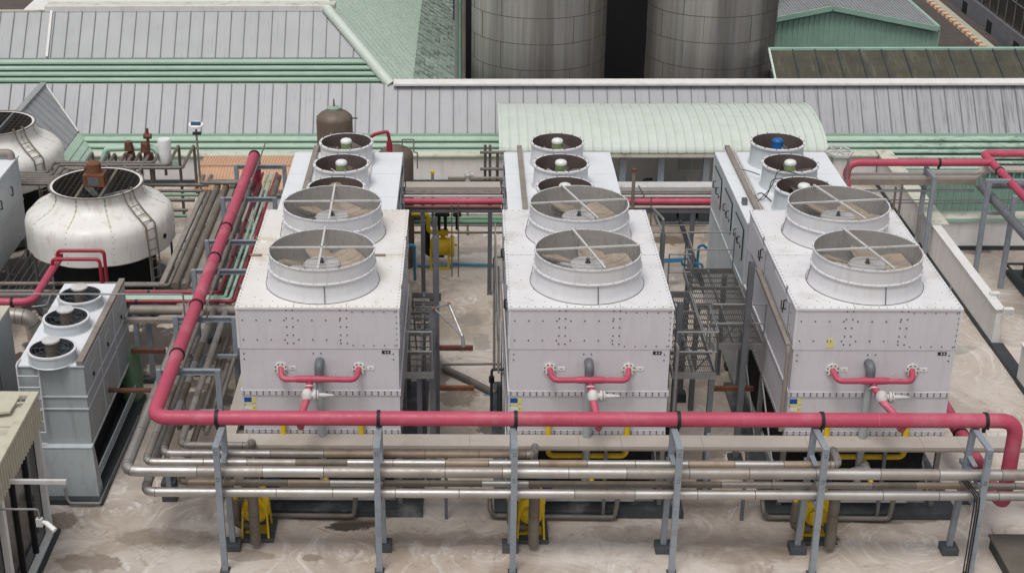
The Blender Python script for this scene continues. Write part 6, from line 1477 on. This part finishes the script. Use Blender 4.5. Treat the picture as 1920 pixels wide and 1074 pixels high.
for k, (py, x0p, x1p, r) in enumerate(((347, 290, 391, .055), (358, 300, 378, .05), (366, 310, 372, .05), (375, 310, 365, .06), (394, 320, 352, .05), (405, 326, 350, .05))):
    a, b = W(x0p, py, z=1.9), W(x1p, py, z=1.9)
    pipe('grey_pipe', f'{ORD[k]} from the back of the dark crossing pipes right of the near round tower', [(a.x-1.5, a.y, 1.9), (b.x, a.y, 1.9)], r, ('brownpipe', 'brownpipe', 'greenpipe', 'brownpipe', 'brownpipe', 'greenpipe')[k], group='crossing pipes right of the near round tower', n=10)
zz = 2.5
for k, (pts) in enumerate((((382, 330), (390, 343), (470, 343)), ((396, 330), (402, 340), (470, 340)))):
    P = [W(*pp, z=zz) for pp in pts]
    pipe('grey_pipe', ('left grey pipe elbow in front of the peach roof', 'right grey pipe elbow in front of the peach roof')[k], [(P[0].x, P[0].y, zz), (P[0].x, P[1].y, zz), (P[2].x, P[1].y, zz)], .06, 'brownpipe', group='grey elbows before the peach roof', n=12, bend=.15)
# mint valve manifold with white filter
q = W(255, 300, y=44.2)
t = thing('valve_manifold', (q.x, 44.2, 0), 'mint green pipe manifold with brown valves and a white filter bowl', 'valve')
z5 = W(255, 285, y=44.2).z
MB().tube([(q.x-1.1, 44.2, z5-.5), (q.x-.9, 44.2, z5+.1), (q.x+.6, 44.2, z5+.15), (q.x+.9, 44.2, z5-.4), (q.x+1.3, 44.2, z5-.45)], .1, 12, .2).build('pipe', 'mint', t)
for dx, dz in ((-.15, .25), (-.1, -.1), (.35, .2), (.42, -.1)): MB().sweep([(q.x+dx, 44.05, z5+dz-.14), (q.x+dx, 44.05, z5+dz+.14)], [.15, .12], 10).build('valve', 'rustpipe', t)
MB().sweep([(q.x+.45, 44.1, z5+.1), (q.x+.45, 44.1, z5+.8)], .05, 8).build('stem', 'rustpipe', t); MB().sweep([(q.x+.33, 44.1, z5+.55), (q.x+.57, 44.1, z5+.55)], .09, 8).build('handwheel', 'rustpipe', t)
MB().lathe((q.x+.95, 44.1, 0), [(.19, z5-.3), (.21, z5+.42), (.19, z5+.46), (.01, z5+.46)], 20).build('filter_bowl', 'cap_white', t)
# ---------- small building at the lower left
BX, BY = -8.84, 27.0
t = thing('glazed_cabin', (BX-1.5, 24.5, 0), 'small cabin with cream louvred eaves and dark glass at the lower left', 'building')
MB().box(BX-5, BX-.12, 14, BY-.1, .02, 2.75).build('glazing', 'glass', t)
MB().box(BX-.11, BX+.02, BY-.12, BY, 0, 2.9).build('post', 'wall', t, .005)
MB().box(BX-.11, BX+.02, 24.18, 24.32, 0, 2.9).build('post', 'wall', t, .005)
for y in (25.2, 26.1): MB().box(BX-.118, BX-.06, y, y+.07, .1, 2.9).build('mullion', 'black', t)
MB().box(BX-.11, BX+.05, 24.33, BY-.121, 0, .12).build('sill', 'wall', t)
MB().box(BX+.03, BX+.14, 20, BY+.12, 0, .08).build('kerb', 'kerbdark', t)
MB().box(BX-5, BX-.10, BY-.1, BY-.0, .0, 2.9).build('end_wall', 'greenhip', t)
mb = MB().mat('greenpale'); mb.box(BX-.02, BX+.03, 14, BY+.02, 2.66, 3.36)
mb.mat('greenhip'); y = 14.05
mb.mat('creamroof')
while y < BY: mb.box(BX+.03, BX+.075, y, y+.06, 2.68, 3.34); y += .15
mb.build('louvred_fascia', None, t)
mb = MB().mat('creamroof'); mb.box(BX-.10, BX+.08, 14, BY+.06, 3.361, 3.45); mb.build('coping', None, t, .01)
MB().box(BX-5, BX-.101, BY-.12, BY+.06, 3.361, 3.45).build('coping', 'creamroof', t, .01)
mb = MB(); mb.box(BX-5, BX-.101, 14, BY-.121, 3.2, 3.3)
for k in range(9): mb.hexa([(BX-5, 17+k*1.1, 3.301), (BX-.11, 17+k*1.1, 3.301), (BX-.11, 18+k*1.1, 3.301), (BX-5, 18+k*1.1, 3.301), (BX-5, 17+k*1.1, 3.34), (BX-.11, 17+k*1.1, 3.34), (BX-.11, 17.6+k*1.1, 3.42), (BX-5, 17.6+k*1.1, 3.42)])
mb.build('roof', 'creamroof', t)
mb = MB(); mb.hexa([(BX-1.6, BY-1.3, 3.5), (BX-.25, BY-.9, 3.46), (BX-.2, BY-.3, 3.5), (BX-1.6, BY-.5, 3.6), (BX-1.6, BY-1.3, 3.55), (BX-.25, BY-.9, 3.51), (BX-.2, BY-.3, 3.55), (BX-1.6, BY-.5, 3.66)]); mb.build('flashing', 'creamroof', t)
a, b = W(15, 903, x=BX+.1), W(107, 905, y=25.0)
q = W(16, 902, x=BX+.05); mb = MB(); mb.beam(q, q+Vector((1.12, 0, 0)), .07, .08); tag(mb.build('bracket_arm', 'hub'), 'pale steel arm sticking out from the wall of the glazed cabin', 'bracket')
q = W(0, 954, x=BX+.1); t = thing('security_camera', (q.x, q.y, q.z), 'white security camera on a bent pipe arm beside the glazed cabin', 'security camera')
e = q+Vector((.72, 0, 0))
MB().tube([q, e, e+Vector((0, 0, -.22))], .022, 8, .06).build('arm', 'galv', t); MB().box(e.x-.06, e.x+.06, e.y-.05, e.y+.05, e.z-.36, e.z-.2).build('junction_box', 'hub', t)
MB().sweep([e+Vector((.06, -.02, -.26)), e+Vector((.15, -.06, -.27)), e+Vector((.32, -.16, -.36))], [.03, .05, .055], 12).build('camera_body', 'stickerw', t)
# ============================================================ RIGHT SIDE
def portal(x, ya, yb_, zt, lb):
    t = thing('portal_frame', (x, (ya+yb_)/2, 0), lb, 'pipe support', 'grey portals on the right')
    for y in (ya, yb_): MB().beam((x, y, 0), (x, y, zt-.1), .12, .12, (0, 1, 0)).build('post', 'post', t)
    MB().beam((x, ya-.06, zt-.05), (x, yb_+.06, zt-.05), .12, .10).build('top_beam', 'post', t)
portal(13.86, 42.0, 42.85, 2.66, 'tall narrow grey portal left of the right parapet, under the pink pipe clamp')
t = thing('portal_frame', (15.3, 40.5, 0), 'wide grey portal in the right yard under the crossing grey pipe', 'pipe support', 'grey portals on the right')
z6 = 2.85
for x, y in ((15.1, 40.98), (15.49, 39.91), (16.6, 40.98), (17.1, 39.9)): MB().beam((x, y, 0), (x, y, z6), .13, .12, (0, 1, 0)).build('post', 'post', t)
MB().beam((15.0, 40.98, z6+.05), (17.5, 40.98, z6+.05), .12, .09).build('top_beam', 'post', t); MB().beam((15.1, 40.98, 1.9), (15.9, 40.98, 1.9), .08, .08).build('cross_beam', 'post', t)
zz = 2.84; yy = W(1700, 305, z=zz).y; xa2 = W(1590, 305, z=zz).x; xj = W(1858, 305, z=zz).x
q2 = W(1862, 288, z=zz)
o = pipe('water_main', 'pink pipe with fat lower sleeve rising behind the rightmost tower and running right', [(xa2, yy, .3), (xa2, yy, zz), (xj, yy, zz)], .115, 'pink', n=18, bend=.35, group='pink pipes on the right', clamps=[((W(1761, 305, y=yy).x, yy, zz), (1, 0, 0))])
MB().sweep([(xa2, yy, zz-.50), (xa2, yy, zz-.62), (xa2, yy, .3)], [.118, .165, .165], 18).build('sleeve', 'pink', o)
pipe('water_main', 'pink pipe crossing the upper right corner diagonally with one black clamp', [(26, q2.y, zz), (xj+.03, q2.y, zz), (xj+.03, 33, zz)], .115, 'pink', n=18, bend=.2, group='pink pipes on the right', clamps=[((xj+.03, W(1885, 321, z=zz).y, zz), (0, 1, 0))])
zz = 2.35; y = W(1700, 331, z=zz).y; xe2 = W(1828, 331, z=zz).x
t = thing('cable_tray', (13, y, 0), 'grey brown covered tray crossing behind the rightmost tower, stepping up to the right', 'cable tray')
mb = MB().mat('duct'); mb.box(xa2-.3, xe2, y-.2, y+.2, zz-.02, zz+.06); mb.mat('duct2'); mb.box(xa2-.3, xe2, y-.21, y+.19, zz-.2, zz-.021); mb.build('lower_run', None, t)
mb = MB().mat('duct'); mb.hexa([(xe2+.002, y-.2, zz-.02), (xe2+.5, y+.2, zz+.05), (xe2+.5, y+.6, zz+.05), (xe2+.002, y+.2, zz-.02), (xe2+.002, y-.2, zz+.06), (xe2+.5, y+.2, zz+.13), (xe2+.5, y+.6, zz+.13), (xe2+.002, y+.2, zz+.06)]); mb.box(xe2+.502, 24, y+.2, y+.6, zz+.05, zz+.13); mb.build('upper_run', None, t)
pipe('grey_pipe', 'thin grey pipe just under the covered tray behind the rightmost tower', [(xa2-.3, y-.1, zz-.42), (xe2, y-.1, zz-.42)], .04, 'galv', n=8)
pipe('grey_pipe', 'thick grey pipe bending from the right edge and running diagonally to the viewer', [(24, W(1880, 346, z=2.3).y, 2.3), (W(1838, 346, z=2.3).x, W(1838, 346, z=2.3).y, 2.3), (W(1838, 346, z=2.3).x, 32, 2.3)], .13, 'postd', n=16, bend=.3)
pipe('conduit', 'thin conduit running diagonally under the thick grey pipe on the right', [(W(1822, 340, z=1.9).x, W(1822, 340, z=1.9).y, 1.9), (W(1822, 340, z=1.9).x+.1, 33, 1.9)], .03, 'duct2', n=8)
for k, py in enumerate((375, 380.5)):
    y = 43.6; z = W(1750, py, y=y).z; pipe('thin_pipe', ('upper thin rail pipe crossing in front of the green sheet wall', 'lower thin rail pipe crossing in front of the green sheet wall')[k], [(W(1655, py, y=y).x, y, z), (24, y, z)], .022, 'galv', n=8, group='thin rails before the green wall')
for k, (px, pt, pb) in enumerate(((1692, 345, 410), (1680, 350, 385), (1724, 400, 455))):
    a, b = W(px, pt, y=42.3+(k < 2)*1.2), W(px-3, pb, y=42.3+(k < 2)*1.2); mb = MB(); mb.beam(Vector((a.x, a.y, max(0, b.z-.4))), a, .06, .06, (0, 1, 0))
    tag(mb.build('steel_post', 'duct2'), ('thin brown post before the back wall behind the rightmost tower', 'short thin post left of the thin brown post behind the rightmost tower', 'small brown post with crosspiece left of the tall portal')[k], 'post', 'thin brown posts')
q = W(1572, 292, y=41.5)
t = thing('hexagonal_frame', (q.x, 41.5, 0), 'open hexagonal steel frame on two legs behind the right rear tower', 'frame')
zh = q.z+.12; H6 = [Vector((q.x+.40*math.cos(k*math.pi/3), 41.5+.5*math.sin(k*math.pi/3), zh)) for k in range(6)]
for k in range(6):
    MB().beam(H6[k], H6[(k+1) % 6], .05, .07).build('rim_bar', 'hub', t); MB().beam(H6[k], Vector((q.x, 41.5, zh)), .035, .04).build('spoke', 'hub', t)
for sx in (-.2, .28): MB().beam((q.x+sx, 41.4, 0), (q.x+sx, 41.4, zh-.04), .07, .07, (0, 1, 0)).build('leg', 'galv', t)
MB().beam((q.x-.2, 41.4, .9), (q.x+.28, 41.4, 1.5), .03, .03).build('brace', 'galv', t)
for k, (px, py) in enumerate(((1862, 558), (1888, 588))):
    q = W(px, py, z=1.05); t = thing('floodlight', (q.x, q.y, 1.0), ('white floodlight on the right parapet coping, farther one', 'white floodlight on the right parapet end, nearer one')[k], 'lamp', 'white floodlights on the parapet')
    x = q.x+.02
    MB().box(x-.12, x+.14, q.y-.05, q.y+.08, q.z-.06, q.z+.16).build('housing', 'stickerw', t, .012); MB().beam((x-.1, q.y, q.z-.0), (x-.25, q.y, q.z-.12), .03, .03).build('bracket', 'hub', t); MB().box(x-.1, x+.12, q.y-.052, q.y-.05, q.z-.03, q.z+.13).build('lens', 'hub', t)
q = W(1853, 1000, z=.32)
t = thing('roof_hatch', (q.x+1, 26, 0), 'brown flat metal hatch cover on the floor at the lower right', 'hatch')
MB().box(q.x, q.x+2.6, 24.6, q.y, .27, .32).build('lid', 'hatch', t, .008); MB().box(q.x+.04, q.x+2.5, 24.7, q.y-.05, 0, .268).build('frame', 'kerbdark', t)
q = W(1905, 510, z=.3)
t = thing('pump_skid', (q.x+.3, q.y, 0), 'dark pump skid with bent pipe cut off by the right edge', 'pump')
MB().box(q.x-.1, q.x+1.2, q.y-1.2, q.y+.6, 0, .12).build('base', 'kerbdark', t); MB().tube([(q.x-.1, q.y+.6, .3), (q.x+.5, q.y+.6, .3)], .04, 8).build('pipe', 'kerbdark', t); MB().tube([(q.x-.1, q.y+.6, .3), (q.x-.05, q.y-1.2, .3)], .04, 8).build('pipe', 'kerbdark', t)
MB().sweep([(q.x+.35, q.y, .12), (q.x+.35, q.y, .9)], .16, 12).build('motor', 'kerbdark', t)
for k in range(2): MB().sweep([(q.x+.2, q.y+.1, .95+k*.12), (q.x+1, q.y+.1, .95+k*.12)], .05, 8).build('pipe', 'greenshed', t)
